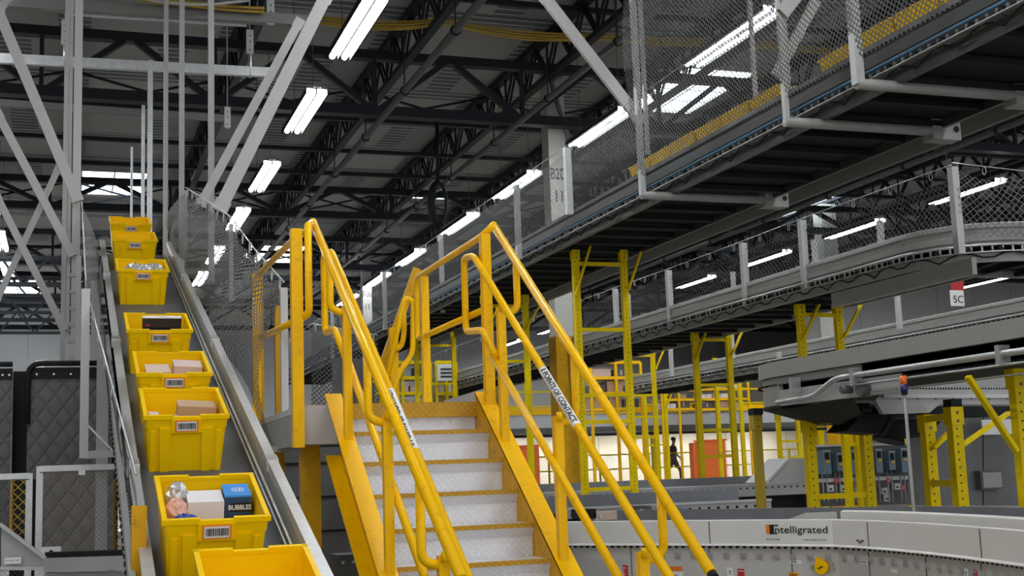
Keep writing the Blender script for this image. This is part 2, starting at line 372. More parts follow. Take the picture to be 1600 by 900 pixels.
# fluorescent lights
GL = 'hanging strip lights'
def light_fix(wl=2.3):
    t = thing('strip_light', 'x', 'light', (0, 0, 0), GL)
    b = MB(); b.hexa([(-.18, -1.22, .035), (.18, -1.22, .035), (.13, -1.22, .10), (-.13, -1.22, .10)], (0, 2.44, 0)); b.box((-.06, -1.26, .05), (.06, -1.2, .12)); b.box((-.06, 1.2, .05), (.06, 1.26, .12)); b.build('housing', HOUS, t)
    for sx in (-.18, -.012, .165): MB().box((sx, -1.21, -.045), (sx+.018, 1.21, .035)).build('louvre', LOUV, t)
    for sx in (-.088, .088):
        MB().cyl((sx, -1.19, .0), (sx, 1.19, .0), .042, 10).build('tube_lamp', TUBE, t)
    for y in (-.9, .9): MB().cyl((0, y, .08), (0, y, wl), .006, 5).build('hanger_wire', DGREY, t)
    return t
L0 = light_fix(); used = False
rows = [(-1.65, [15.5, 20, 24.3, 28.7, 33, 37.4]), (3.6, [11.9, 16.4, 20.5, 25.2, 29.5, 34.3, 38.4, 43]), (8.86, [11.1, 15.56, 20.4, 25.0, 29.2, 34.0, 38.0, 42.5]), (14.24, [11.6, 16.0, 19.8, 23.9, 28.4, 56]), (19.4, [19.4, 23.8, 28.3, 32.8, 37.4, 51, 56]), (24.7, [28, 32.5, 37, 51, 56]), (30.1, [32, 36.4]), (35.4, [36.0])]  # lamps close to the back wall are added, hidden, to brighten it
rn = ['left of the tote conveyor', 'above the stair', 'left of the high conveyor', 'right of the high conveyor', 'over the right hand conveyors', 'far to the right', 'farther right still', 'farthest right']
for (X, ys), nm in zip(rows, rn):
    for k, Y in enumerate(ys):
        lab = 'white strip light in the row %s, %s from the camera' % (nm, ORD[k])
        if not used: L0.location = (X, Y, 7.7); L0['label'] = lab; used = True
        else: dup(L0, (X, Y, 7.7), lab)
# lights behind and above the camera that light the foreground
for k, (X, Y) in enumerate([(-1.65, 7), (3.6, 7.4), (3.6, 3), (-1.65, 2.5), (3.6, -1.5), (8.86, 6.6), (-1.65, -2), (8.86, 2)]):
    dup(L0, (X, Y, 7.7), 'strip light overhead nearer than the frame, %s of these' % ORD[k])
# ================================================================== staircase
SY = lambda k: 8.06-.2575*k
SZ = lambda k: 2.13-.190*k
XL, XR = 1.64, 2.535
st = thing('metal_staircase', 'yellow steel staircase with grey chequer plate steps and pipe handrails', 'staircase', (2.1, 5.3, 0))
for k in range(0, 11):
    y, z = SY(k), SZ(k)
    if k:
        MB().box((XL, y+.02, z-.012), (XR, y+.30, z)).build('tread', PLATE, st)
        n = MB(); n.box((XL, y-.004, z-.024), (XR, y+.03, z+.002)); n.build('nosing', PLATEY, st, label='yellow step edge')
    lip = .024 if k else .095
    zb = z-lip; zn = SZ(k+1)
    m = MB()
    if k: m.hexa([(XL, y+.006, zb+.004), (XR, y+.006, zb+.004), (XR, y+.055, zb-.055), (XL, y+.055, zb-.055)], (0, .006, 0)); zb -= .055
    m.box((XL, y+.05, zn-.01), (XR, y+.056, zb+.002)); m.build('riser', PLATE, st)
MB().box((XL, SY(0)-.006, SZ(0)-.095), (XR, SY(0)+.12, SZ(0)+.002)).build('landing_edge', PLATEY, st, label='broad yellow chequer edge at the top')
def slope_pt(y, dz=0): return 2.13+(y-8.06)*(.19/.2575)+dz
for sx, x0, x1, xf in ((-1, 1.585, 1.64, 1.535), (1, 2.535, 2.60, 2.65)):
    m = MB(); y0, y1 = 5.0, 8.10
    q = lambda x, y, dz: (x, y, slope_pt(y, dz))
    web0, web1 = (x1-.012, x1) if sx < 0 else (x0, x0+.012)
    m.hexa([q(web0, y0, -.30), q(web0, y1, -.36), q(web0, y1, .035), q(web0, y0, .035)], (web1-web0, 0, 0))
    m.cur = 1
    m.hexa([q(xf, y0, .022), q(xf, y1, .022), q(xf, y1, .040), q(xf, y0, .040)], ((x1 if sx < 0 else x0)-xf, 0, 0))
    m.hexa([q(xf, y0, -.31), q(xf, y1, -.37), q(xf, y1, -.35), q(xf, y0, -.29)], ((x1 if sx < 0 else x0)-xf, 0, 0))
    m.build('stringer', [YELB, YEL], st)  # web takes the worn yellow; its shade is put into that darker colour
R_ = .0235
def mk(parent, name, pts, r=R_, fil=.07, lab=None): return MB().tube(fillet(pts, fil), r, 12).build(name, YEL, parent, label=lab)
for side, XA, XB, XP in (('L', 1.655, 1.50, 1.60), ('R', 2.545, 2.70, 2.585)):
    # inner handrail (lower one) with its top return loop and mid rail
    if side == 'R':
        a0, a1 = PX(740, 400, XA), PX(1060, 925, XA); l0 = PX(727, 402, XA); l1 = PX(728, 518, XA); l2 = PX(754, 516, XA); l3 = PX(775, 556, XA)
        m0, m1 = PX(770, 556, XA), PX(968, 905, XA)
        b0, b1 = PX(771, 352, XB), PX(1112, 896, XB)
        posts = [(PX(782, 480, XP), 2.0), (PX(871, 650, XP), 1.1), (PX(1003, 862, XP), .4)]
    else:
        a0, a1 = PX(518, 393, XA), PX(741, 925, XA); l0 = PX(507, 398, XA); l1 = PX(508, 520, XA); l2 = PX(523, 514, XA); l3 = PX(544, 570, XA)
        m0, m1 = PX(541, 556, XA), PX(665, 905, XA)
        b0, b1 = PX(489, 347, XB), PX(722, 905, XB)
        posts = [(PX(541, 478, XP), 2.0), (PX(604, 648, XP), 1.1), (PX(692, 868, XP), .4)]
    mk(st, 'handrail', [a1, a0, l0+Vector((0, .03, .0)), l1, l2, l3], fil=.06)
    mk(st, 'mid_rail', [m1, m0])
    B = MB(); B.tube([b0, b1], .026, 14); B.sph(b0, .027); B.build('guard_rail', YEL, st)
    if side == 'R':
        dd = (b1-b0).normalized(); MB().cyl(b1, b1+dd*.03, .022, 12).build('end_plug', BLACK, st, label='black plug in the lower rail end')
    for (p, zb) in posts:
        zbase = slope_pt(p.y, .0)
        # downhill side posts stand on the stringer
        MB().box((p.x-.025, p.y-.025, zbase-.18), (p.x+.025, p.y+.025, p.z)).build('post', YEL, st)
        t = (b1-b0); yy = p.y; s_ = (yy-b0.y)/t.y; bp = b0+t*s_
        br = MB(); br.tube(fillet([bp, Vector((XB, yy, p.z-.02)), Vector((XP, yy, p.z-.05))], .11, 7), .0225, 12); br.cyl((p.x, yy-.032, p.z-.03), (p.x, yy-.032, p.z+.02), .018, 8)
        br.build('offset_bracket', YEL, st)
# lettering wrapped around the rails
def rail_label(p0, p1, X, flip):
    a, b = PX(*p0, X), PX(*p1, X); L = (b-a).length; d = (b-a).normalized()
    tocam = (EYE-(a+b)/2); tocam = (tocam-d*tocam.dot(d)).normalized(); sd = d.cross(tocam)
    if flip: tocam = (tocam*math.cos(.22)-sd*math.sin(.22)*(-1)).normalized(); sd = d.cross(tocam)
    r = R_+.0012
    def wrap(u, v, r=r): an = v/r; return a+d*u+(tocam*math.cos(an)+sd*math.sin(an))*r
    m = MB(); n = 12
    m.grid(lambda u, v: wrap(u*L, (v-.5)*.105), 2, 16); lab = m.build('rail_sticker', LABEL, st, label='white sticker around the handrail')
    r2 = R_+.0034; sgn = 1
    if flip: fn = lambda u, v: wrap(L/2-u, v, r2)
    else: fn = lambda u, v: wrap(L/2+u, -v, r2)
    wd = []; text_mesh('3 POINTS OF CONTACT', .046, lambda u, v: (wd.append(u), (0, 0, 0))[1]); sx_ = L*.93/(max(wd)-min(wd))
    text_mesh('3 POINTS OF CONTACT', .046, fn, bold=.0014, sx=sx_, cuts=4).build('lettering', INK, lab, label='black words 3 POINTS OF CONTACT')
rail_label((848.5, 578), (902.7, 667), 2.545, False)
rail_label((609.8, 612), (649.2, 706), 1.655, True)
# ================================================================== landing
ld = thing('stair_landing', 'steel landing platform at the stair head with yellow guard rails', 'landing', (2.0, 9, 0))
dk = MB(); dk.box((1.37, 8.19, 2.085), (2.66, 10.0, 2.128)); dk.build('deck', PLATE, ld)
fz0 = 1.88
MB().box((1.365, 8.04, fz0), (1.60, 8.10, 2.125)).build('fascia', LGREY, ld, label='pale grey folded end box')
f = MB(); f.box((1.365, 8.10, fz0), (1.40, 9.9, 2.08)); f.box((1.345, 8.06, fz0), (1.365, 8.12, 2.30)); f.box((2.62, 8.2, fz0), (2.66, 9.9, 2.08)); f.box((1.40, 8.24, fz0), (2.62, 8.28, 2.08)); f.build('edge_channel', GREY, ld)
kp = MB(); a, b, c, d_ = PX(686, 629, 2.64), PX(765, 605, 2.64), PX(788, 600, 2.64), PX(789, 750, 2.64)
kp.hexa([PX(690, 640, 2.66), PX(694, 626, 2.66), PX(766, 604, 2.66), PX(788, 603, 2.66), PX(789, 700, 2.66), PX(760, 700, 2.66)], (.012, 0, 0)); kp.build('toe_plate', GREY, ld, label='grey sloping toe plate beside the top step')
for (x, y) in ((1.475, 8.34), (2.59, 8.34), (1.475, 9.8), (2.59, 9.8)): MB().box((x-.06, y-.06, 0), (x+.06, y+.06, fz0)).build('leg', YELB, ld)
# left corner post and guard
def sqpost(x, y, z0, z1, w=.06, p=ld): return MB().box((x-w/2, y-w/2, z0), (x+w/2, y+w/2, z1)).build('guard_post', YEL, p)
sqpost(1.345, 8.0, 1.86, 3.24, .07); sqpost(1.345, 9.85, 1.88, 3.24); sqpost(2.605, 8.0, 1.9, 3.24, .062); sqpost(2.60, 9.55, 2.1, 3.20)
mk(ld, 'top_guard_rail', [PX(489, 348, 1.50), PX(481, 352, 1.43), (1.43, 8.02, 3.24-.0), (1.40, 8.3, 3.25), (1.38, 9.9, 3.26)], fil=.04)
lt = PY(481, 352, 7.95)
mk(ld, 'corner_loop', [lt, PY(483, 490, 7.95), PY(470, 497, 8.0)], fil=.07)
mk(ld, 'mid_guard_rail', [(1.38, 8.0, PY(470, 497, 8).z), (1.38, 9.9, 2.76)])
mk(ld, 'top_guard_rail', [PX(771, 352, 2.66), (2.60, 8.05, 3.235), (2.60, 9.78, 3.225), PX(652, 530, 2.60), (2.60, 8.0, 2.74)], fil=.09)
# far handrail of the steps going down behind the landing
fh = thing('crossover_handrail', 'yellow handrail with looped end beyond the landing', 'handrail', (2.6, 10.6, 0))
mk(fh, 'rail', [PY(583, 690, 10.3), PY(632, 466, 10.3), PY(646, 470, 10.3), PY(645, 555, 10.3), PY(624, 580, 10.3), PY(606, 645, 10.3), PY(598, 690, 10.3)], fil=.10)
mk(fh, 'loop', [PY(629, 474, 10.45), PY(632, 520, 10.45), PY(627, 542, 10.45), PY(613, 548, 10.45)], fil=.09)
a = PY(614, 512, 10.5); MB().box((a.x-.035, 10.47, .0), (a.x+.035, 10.53, a.z)).build('post', YEL, fh)
a, b = PY(652, 420, 10.7), PY(588, 600, 10.7); MB().bar(a, b, .05, .07).build('sloping_guard', YELB, fh)
# ================================================================== tote conveyor (rising)
SL = .34; TH = math.atan(SL)
RZ = lambda y: 1.38+SL*(y-5.48)
tc = thing('inclined_belt_conveyor', 'long inclined belt conveyor carrying yellow totes upwards', 'conveyor', (.65, 4, 0))
Y0, Y1 = 3.4, 13.9
def slab(x0, x1, dz0, dz1, y0=Y0, y1=Y1, m=None):
    m = m or MB(); return m.hexa([(x0, y0, RZ(y0)+dz0), (x0, y1, RZ(y1)+dz0), (x0, y1, RZ(y1)+dz1), (x0, y0, RZ(y0)+dz1)], (x1-x0, 0, 0))
slab(.335, .945, -.185, -.150).build('belt', BELT, tc)
MB().box((.30, 13.9, RZ(13.9)-.19), (.98, 16.5, RZ(13.9)-.15)).build('upper_belt', BELT, tc)
slab(.30, .95, -.34, -.22).build('slider_bed', DGREY, tc)
for x0, x1, nm in ((.275, .325, 'l'), (.955, 1.005, 'r')):
    m = MB(); slab(x0, x1, -.02, 0, m=m); slab(x0+.006 if nm == 'l' else x0, x1 if nm == 'l' else x1-.006, -.05, -.02, m=m)
    m.build('side_rail', ALU, tc, label='bright metal top rail')
    m = MB(); xx = (.30, .312) if nm == 'l' else (.965, .977)
    slab(xx[0], xx[1], -.36, -.05, m=m); m.build('side_frame', GREY, tc)
for yj in (6.6, 9.3, 11.9):
    for x0, x1 in ((.270, .33), (.95, 1.01)): slab(x0, x1, -.055, .004, yj, yj+.09).build('rail_splice', GAL, tc)
g = MB(); g.tube([(.935, 3.5, RZ(3.5)-.10), (.935, 13.8, RZ(13.8)-.10)], .008, 6); g.tube([(.925, 3.5, RZ(3.5)-.135), (.925, 13.8, RZ(13.8)-.135)], .006, 6); g.build('guide_strip', ALU, tc)
# slotted outer strip on the left
m = MB(); slab(.235, .262, -.24, -.09, 3.6, 9.2, m=m); m.cur = 1
for k in range(62): y = 3.7+.088*k; m.box((.228, y, RZ(y)-.175), (.2345, y+.035, RZ(y)-.155)); m.box((.238, y-.0016, RZ(y)-.23), (.258, y+.03, RZ(y)-.238))
m.build('slotted_channel', [GREY, BLACK], tc)
for y in (9.6, 12.6):
    for x in (.22, 1.03): MB().box((x-.04, y-.04, 0), (x+.04, y+.04, RZ(y)-.2)).build('leg', GREY, tc)
    MB().box((.22, y-.03, RZ(y)-.42), (1.03, y+.03, RZ(y)-.36)).build('cross_tie', GREY, tc)
p = PY(217, 790, 5.6); MB().box((p.x-.03, 5.56, 0), (p.x+.03, 5.64, p.z)).build('leg', YELB, tc, label='scuffed yellow leg under the left rail')
# ---- tote
def make_tote():
    t = thing('tote', 'x', 'tote', (0, 0, 0), 'yellow totes on the rising belt')
    H = .305; wb, wt, lb, lt_ = .185, .205, .245, .275; th = .006
    def at(k, s=0):  # half sizes at height k in 0..1
        return wb+(wt-wb)*k-s, lb+(lt_-lb)*k-s
    m = MB()
    def ring(z, s=0, rc=.02):
        a, b = at(z/H, s); pts = []
        for sx, sy, a0 in ((1, 1, 0), (-1, 1, 90), (-1, -1, 180), (1, -1, 270)):
            for q in (0, 30, 60, 90):
                r = math.radians(a0+q); pts.append((sx*(a-rc)+rc*math.cos(r), sy*(b-rc)+rc*math.sin(r), z))
        return pts
    R = [ring(.0), ring(H*.80), ring(H*.80, -.004), ring(H, -.006), ring(H, th), ring(.012, th)]; n = 16
    vs = [p for r in R for p in r]; fs = [tuple(range(n))[::-1], tuple(range(5*n, 6*n))]
    for i in range(5):
        for k in range(n): fs.append((i*n+k, i*n+(k+1) % n, (i+1)*n+(k+1) % n, (i+1)*n+k))
    m._add(vs, fs)
    m.build('tub', TOTE, t)
    # rim with dipped middle front and back
    rm = MB(); a, b = at(1)
    for sy in (-1, 1):
        y = sy*b
        for x0, x1, z1 in ((-a-.012, -a*.33, H+.010), (-a*.33, a*.33, H+.001), (a*.33, a+.012, H+.010)):
            rm.box((x0, y-.010, H-.012), (x1, y+.010, z1))
    for sx in (-1, 1): rm.box((sx*a-.010, -b, H-.012), (sx*a+.010, b, H+.010))
    rm.build('rim', TOTE, t)
    # ribs, feet and hand-hold panel
    for sy in (-1, 1):
        for x in (-.105, .105):
            rb = MB()
            k = .80; a, b = at(k); b0 = at(0)[1]
            rb.hexa([(x-.022, sy*b0, 0), (x+.022, sy*b0, 0), (x+.030, sy*b, H*.80), (x-.030, sy*b, H*.80)], (0, sy*.013, 0)); rb.build('wall_rib', TOTE, t)
        for x in (-.165, .165):
            rb = MB(); rb.hexa([(x-.014, sy*b0, 0), (x+.014, sy*b0, 0), (x+.014, sy*at(.75)[1], H*.75), (x-.014, sy*at(.75)[1], H*.75)], (0, sy*.008, 0)); rb.build('wall_rib', TOTE, t)
    hp = MB(); y = -at(.82)[1]-.008; hp.hexa([(-.075, y, H*.72), (.075, y, H*.72), (.075, y-.006, H*.97), (-.075, y-.006, H*.97)], (0, -.006, 0)); hp.build('label_plate', TOTE, t)
    lb_ = MB(); y0 = y-.0075; lb_.hexa([(-.058, y0, H*.745), (.058, y0, H*.745), (.058, y0-.005, H*.945), (-.058, y0-.005, H*.945)], (0, -.002, 0)); lo = lb_.build('barcode_label', ORI, t, label='orange edged label')
    MB().hexa([(-.050, y0-.0018, H*.765), (.050, y0-.0018, H*.765), (.050, y0-.0062, H*.925), (-.050, y0-.0062, H*.925)], (0, -.0015, 0)).build('label_paper', LABEL, lo)
    bc = MB(); x = -.044; r_ = random.Random(3)
    while x < .042:
        w = r_.choice((.0015, .003, .0045)); bc.hexa([(x, y0-.0032, H*.79), (x+w, y0-.0032, H*.79), (x+w, y0-.0070, H*.90), (x, y0-.0070, H*.90)], (0, -.0012, 0)); x += w+r_.choice((.0015, .003))
    bc.build('barcode', INK, lo)
    # slots inside the long walls
    return t
T0 = make_tote()
def on_rim(px, py):
    r = ray(px, py); off = .17
    # z = RZ(y)+off
    k = (RZ(0)+off-EYE.z)/(r.z-SL*r.y); return EYE+r*k
tl = [(392, 858, 'b', 'empty yellow tote nearest the camera, cut off by the frame bottom'), (339, 811, 'f', 'yellow tote holding a blue BUBBLES box and a white box'), (292, 650, 'f', 'yellow tote holding one long brown carton, third from the bottom'),
      (273, 584, 'f', 'yellow tote holding two pale pinkish cartons side by side'), (250, 516, 'f', 'yellow tote holding a black boxed item standing on edge'), (224, 422, 'f', 'yellow tote heaped with silvery film bags'),
      (211, 375, 'f', 'yellow tote second from the top of the belt'), (205, 350, 'f', 'yellow tote farthest up at the head of the belt')]
RT = Matrix.Rotation(TH, 3, 'X'); TP = []
for i, (px, py, e, lab) in enumerate(tl):
    p = on_rim(px, py); ly = -.275 if e == 'f' else .275
    base = p-RT @ Vector((0, ly, .308)); TP.append(base)
    if i == 0: T0.location = base; T0.rotation_euler = (TH, 0, 0); T0['label'] = lab
    else: dup(T0, base, lab, rot=(TH, 0, 0))
def in_tote(i, name, lab, cat, build, grp=None, rz=0, tilt=(0, 0)):
    o = build; o.name = name; o.location = TP[i]; o.rotation_euler = (TH+tilt[0], tilt[1], rz); tag(o, lab, cat, grp); return o
def bx(m, x0, y0, z0, x1, y1, z1): return m.box((x0, y0, z0), (x1, y1, z1))
# contents (local tote coordinates)
o = in_tote(1, 'carton', 'white carton lying in the tote beside the blue box', 'box', bx(MB(), -.09, .0, .10, .06, .15, .285).build('carton', mat('white_card', (.78, .74, .73), .6)))
bb = thing('bubbles_box', 'blue and dark box printed BUBBLES in a yellow tote', 'box', (0, 0, 0))
bx(MB(), .065, .02, .10, .175, .17, .300).build('carton', mat('deep_blue_card', (.02, .07, .15), .4), bb)
bx(MB(), .064, .019, .294, .176, .171, .302).build('lid', mat('bright_blue_card', (.05, .30, .75), .35), bb, label='bright blue top')
text_mesh('BUBBLES', .030, lambda u, v: (.128+u, .0165, .248+v), sx=.85, bold=.0008).build('lettering', LABEL, bb, label='white word BUBBLES')
text_mesh('@', .06, lambda u, v: (.125+u, .095+v, .3035)).build('emblem', LABEL, bb, label='white swirl emblem')
bx(MB(), .085, .0178, .228, .174, .0195, .268).build('name_band', INK, bb); bb.location = TP[1]; bb.rotation_euler = (TH, 0, 0)
def crumple(name, lab, i, c, r, mt, sc=(1, 1, .5), seed=1):
    rr = random.Random(seed); m = MB().sph(c, r, 9, sc)
    m.v = [v+Vector((rr.uniform(-1, 1), rr.uniform(-1, 1), rr.uniform(-1, 1)))*r*.16 for v in m.v]; m.sm = [False]*len(m.sm)
    return in_tote(i, name, lab, 'bag', m.build(name, mt))
FILM = mat('silvery_film', (.62, .62, .60), .2, .5, var=.3, scale=30); PINK = mat('pink_film', (.75, .42, .34), .35, var=.2, scale=30); BLUF = mat('blue_foil', (.03, .08, .35), .25, var=.5, scale=40)
crumple('film_bag', 'pinkish see-through bag in the tote left of the white box', 1, (-.135, .03, .24), .05, PINK, (1, 1.3, 1.0), 2)
crumple('film_bag', 'clear crumpled bag at the back left of the BUBBLES tote', 1, (-.125, .13, .27), .05, FILM, (1, 1, 1.2), 3)
crumple('foil_pack', 'dark blue foil pack at the front left of the BUBBLES tote', 1, (-.115, -.17, .265), .045, BLUF, (1.1, .8, .6), 4)
in_tote(1, 'carton', 'flat brown carton under the blue box', 'box', bx(MB(), -.04, -.22, .16, .17, .0, .200).build('carton', CARD))
in_tote(2, 'carton', 'long brown carton leaning in the third tote from the bottom', 'box', bx(MB(), -.04, .0, .14, .165, .13, .285).build('carton', CARD), tilt=(0, .06))
in_tote(2, 'mailer', 'pale padded mailer at the left of the third tote', 'parcel', bx(MB(), -.18, -.24, .10, -.13, -.06, .275).build('mailer', PALE))
crumple('film_bag', 'small white bag in front of the long brown carton', 2, (-.06, -.20, .27), .04, FILM, (1.3, .8, .5), 5)
in_tote(3, 'carton', 'low pale carton on the left of the fourth tote', 'box', bx(MB(), -.15, -.10, .10, -.01, .10, .275).build('carton', PALE))
in_tote(3, 'carton', 'taller pale carton tilted on the right of the fourth tote', 'box', bx(MB(), .0, -.05, .10, .165, .12, .30).build('carton', mat('pinkish_card', (.66, .50, .44), .6)), tilt=(0, .05))
k = thing('black_boxed_item', 'black glossy box with small red mark in the fifth tote', 'box', (0, 0, 0)); bx(MB(), -.10, .0, .14, .16, .06, .335).build('carton', mat('glossy_black_card', (.02, .02, .022), .2), k)
bx(MB(), -.10, -.001, .333, .16, .061, .339).build('white_edge', LABEL, k); bx(MB(), -.08, -.0015, .28, -.05, .001, .288).build('red_mark', REDI, k); k.location = TP[4]; k.rotation_euler = (TH, 0, 0)
in_tote(4, 'carton', 'thin brown carton lying in front of the black box', 'box', bx(MB(), -.12, -.24, .20, .16, -.05, .262).build('carton', CARD))
for j, (x, y) in enumerate(((-.06, .02), (.03, -.05), (.11, .04), (.0, -.18), (.10, -.18))): crumple('film_bag', 'silvery film bag in the sixth tote, %s of its heap' % ORD[j], 5, (x, y, .265), .07, FILM, (1.2, 1, .7), 10+j)
in_tote(6, 'carton', 'pale carton in the seventh tote', 'box', bx(MB(), -.05, -.2, .05, .06, -.02, .20).build('carton', PALE))
# ================================================================== nets beside the rising belt
def net(name, lab, top, bot, nu, nv, mt, sag=.0, bulge=Vector((0, 0, 0)), rope=True, rings=0, group='safety nets', wav=.0):
    t = thing(name, lab, 'net', top[0], group)
    def along(P, u):
        L = [(P[i+1]-P[i]).length for i in range(len(P)-1)]; s = u*sum(L)
        for i, l in enumerate(L):
            if s <= l or i == len(L)-1: return P[i].lerp(P[i+1], min(1, s/l if l else 0))
            s -= l
    Lt = sum((top[i+1]-top[i]).length for i in range(len(top)-1)); m = MB(); m.uv = []
    for j in range(nv+1):
        for i in range(nu+1):
            u, v = i/nu, j/nv; a, b = along(top, u), along(bot, u); n_ = max(1, rings); sg = sag*abs(math.sin(math.pi*u*n_))*(1-v) if rings else 0
            p = a.lerp(b, v)+bulge*math.sin(math.pi*v)*(1+.5*math.sin(u*9))+Vector((0, 0, -sg))+bulge.normalized()*wav*math.sin(u*31+v*3) if bulge.length else a.lerp(b, v)+Vector((0, 0, -sg))
            m.v.append(p); m.uv.append((u*Lt, v*(a-b).length)); 
    m.f = [[j*(nu+1)+i, j*(nu+1)+i+1, (j+1)*(nu+1)+i+1, (j+1)*(nu+1)+i] for j in range(nv) for i in range(nu)]; m.m = [0]*len(m.f); m.sm = [True]*len(m.f)
    m.build('netting', mt, t)
    if rope: MB().tube([along(top, i/24)+Vector((0, 0, .05)) for i in range(25)], .006, 5).build('rope', GAL, t)
    for k in range(rings):
        p = along(top, (k+.5)/rings)+Vector((0, 0, .0)); q = [(p+Vector((.0, .028*math.cos(a), .045*math.sin(a)))) for a in [2*math.pi*s/10 for s in range(10)]]
        MB().tube(q, .0045, 4, closed=True).build('ring', LGREY, t)
    return t
V = Vector
rt = [PY(290, 300, 13.9), PY(325, 322, 12.4), PY(361, 348, 11.2), PY(400, 402, 10.1), PY(444, 452, 9.0)]
rb = [V((1.02, 13.9, RZ(13.9)+.0)), V((1.02, 12.4, RZ(12.4))), V((1.02, 11.2, RZ(11.2))), V((1.02, 10.1, RZ(10.1)-.05)), PY(432, 700, 9.0)]
net('safety_net', 'grey net hung on rings along the right side of the rising belt', rt, rb, 40, 12, NETB, .06, V((-.10, 0, 0)), True, 16, wav=.03)
lt2 = [PY(128, 322, 13.9), PY(134, 450, 9.3)]; lbt = [V((.26, 13.9, RZ(13.9)-.1)), V((.24, 9.3, RZ(9.3)-.3))]
net('safety_net', 'narrow grey net along the left side of the rising belt, upper part', lt2, lbt, 20, 8, NETB, .03, V((.04, 0, -.05)), True, 14)
lt3 = [PY(140, 482, 9.2), PY(212, 760, 5.9)]; lb3 = [V((.25, 9.2, RZ(9.2)-.1)), V((.25, 5.9, RZ(5.9)-.15))]
net('safety_net', 'narrow grey net along the left side of the rising belt, lower part', lt3, lb3, 20, 8, NETB, .0, V((.02, 0, -.05)), True, 6)
def npost(lab, a, b, w, mt=GREY, foot=None):
    t = thing('net_post', lab, 'post', (a[0], a[1], min(a[2], b[2])), 'net posts'); MB().box((a[0]-w/2, a[1]-w/2, min(a[2], b[2])), (a[0]+w/2, a[1]+w/2, max(a[2], b[2]))).build('post_tube', mt, t)
    if foot: foot(t)
    return t
a, b = PY(134, 452, 9.0), PY(133, 716, 9.0)
def ft(t):
    MB().bar((a.x, 9, b.z+.02), (.36, 9, b.z+.03), .05, .05).build('foot_arm', GREY, t); MB().bar((a.x+.02, 9, b.z+.22), (.28, 9, b.z+.04), .012, .012).build('strut', GAL, t)
npost('pale grey post left of the rising belt with an arm foot', a, (a.x, 9.0, b.z), .055, LGREY, ft)
a2, b2 = PY(443, 450, 9.0), PY(443, 706, 9.0)
npost('pale grey post at the right net end beside the stair landing', a2, (a2.x, 9.0, b2.z), .05, LGREY, lambda t: MB().box((a2.x-.1, 8.97, b2.z), (a2.x+.08, 9.03, b2.z+.04)).build('foot_plate', LGREY, t))
for px, py, D in ((403, 425, 10.6), (434, 478, 10.6)):
    p = PY(px, py, D); npost('yellow post seen through the right net, %s' % ('left' if px < 420 else 'right'), p, (p.x, D, 1.9 if px < 420 else 1.6), .075 if px < 420 else .05, YELB)
for px, py in ((290, 298), (361, 350)):
    p = PY(px, py, 13.9 if px < 300 else 11.2); npost('grey upright carrying the right net rope, %s' % ('farther' if px < 300 else 'nearer'), p, (p.x, p.y, RZ(p.y)-.1), .035, GREY)
# ================================================================== steel supports at the left
STRUT = mat('dull_grey_beam_paint', (.48, .475, .455), .5, var=.06)
def strut(lab, p, q, w, h=None, mt=STRUT, name='steel_brace', cat='brace', grp='pale steel supports at the left', ends=True):
    p, q = Vector(p), Vector(q); lo = p if p.z < q.z else q
    t = thing(name, lab, cat, lo, grp); MB().bar(p, q, h or w, w).build('bar', mt, t)
    if ends:
        d = (q-p).normalized()
        for e, s in ((p, 1), (q, -1)): MB().bar(e, e+d*s*.12, (h or w)*.5, w*1.2).build('end_plate', mt, t)
    return t
def col2(lab, px, D, w, zb, zt=9.9, mt=STRUT):
    p = PY(px, 200, D); return strut(lab, (p.x, D, zb), (p.x, D, zt), w, name='steel_post', cat='post', mt=mt)
col2('broad pale grey post at far left, left half of the pair', 110, 13.6, .035, 0); col2('broad pale grey post at far left, right half of the pair', 121, 13.4, .08, 0)
col2('shorter grey post right behind the broad left pair', 103, 14.5, .05, 0)
for k, (x0, D, w) in enumerate(((259, 14.6, .05), (284, 14.2, .055), (330, 13.6, .06))): col2('thin grey hanger post, %s from the left of the three' % ORD[k], x0, D, w, RZ(13.8)-.1 if k == 0 else RZ(12.5), mt=GREY)
p = PY(235, 95, 16); strut('bright galvanised hanger post behind the far totes', (p.x, 16, 4.0), p, .06, mt=GAL, name='steel_post', cat='post')
p = PY(224, 165, 17); strut('short galvanised post just left of the bright one', (p.x, 17, 4.2), p, .045, mt=GAL, name='steel_post', cat='post')
p = PY(206, 230, 17); strut('shortest galvanised post behind the far totes', (p.x, 17, 4.2), p, .03, mt=GAL, name='steel_post', cat='post')
strut('wide pale flat brace leaning right above the belt', PY(512, -12, 12.6), PY(342, 330, 12.6), .13, .05)
strut('second pale brace leaning right, behind the wide one', PY(470, 30, 13.2), PY(312, 322, 13.2), .09, .04)
strut('pale brace falling from the top left corner to the left pair of posts', PY(-8, 5, 13.2), PY(122, 315, 13.2), .10, .05)
strut('short pale brace rising to the top left corner', PY(-10, 30, 13.7), PY(22, -14, 13.7), .07, .04)
strut('pale brace falling across the left edge to the post pair', PY(-8, 170, 13.3), PY(114, 400, 13.3), .08, .05)
strut('lowest pale brace falling across the left edge', PY(-10, 297, 13.5), PY(101, 516, 13.5), .07, .05)
strut('pale brace crossing upwards behind the lower left brace', PY(-10, 480, 13.8), PY(95, 255, 13.8), .06, .05)
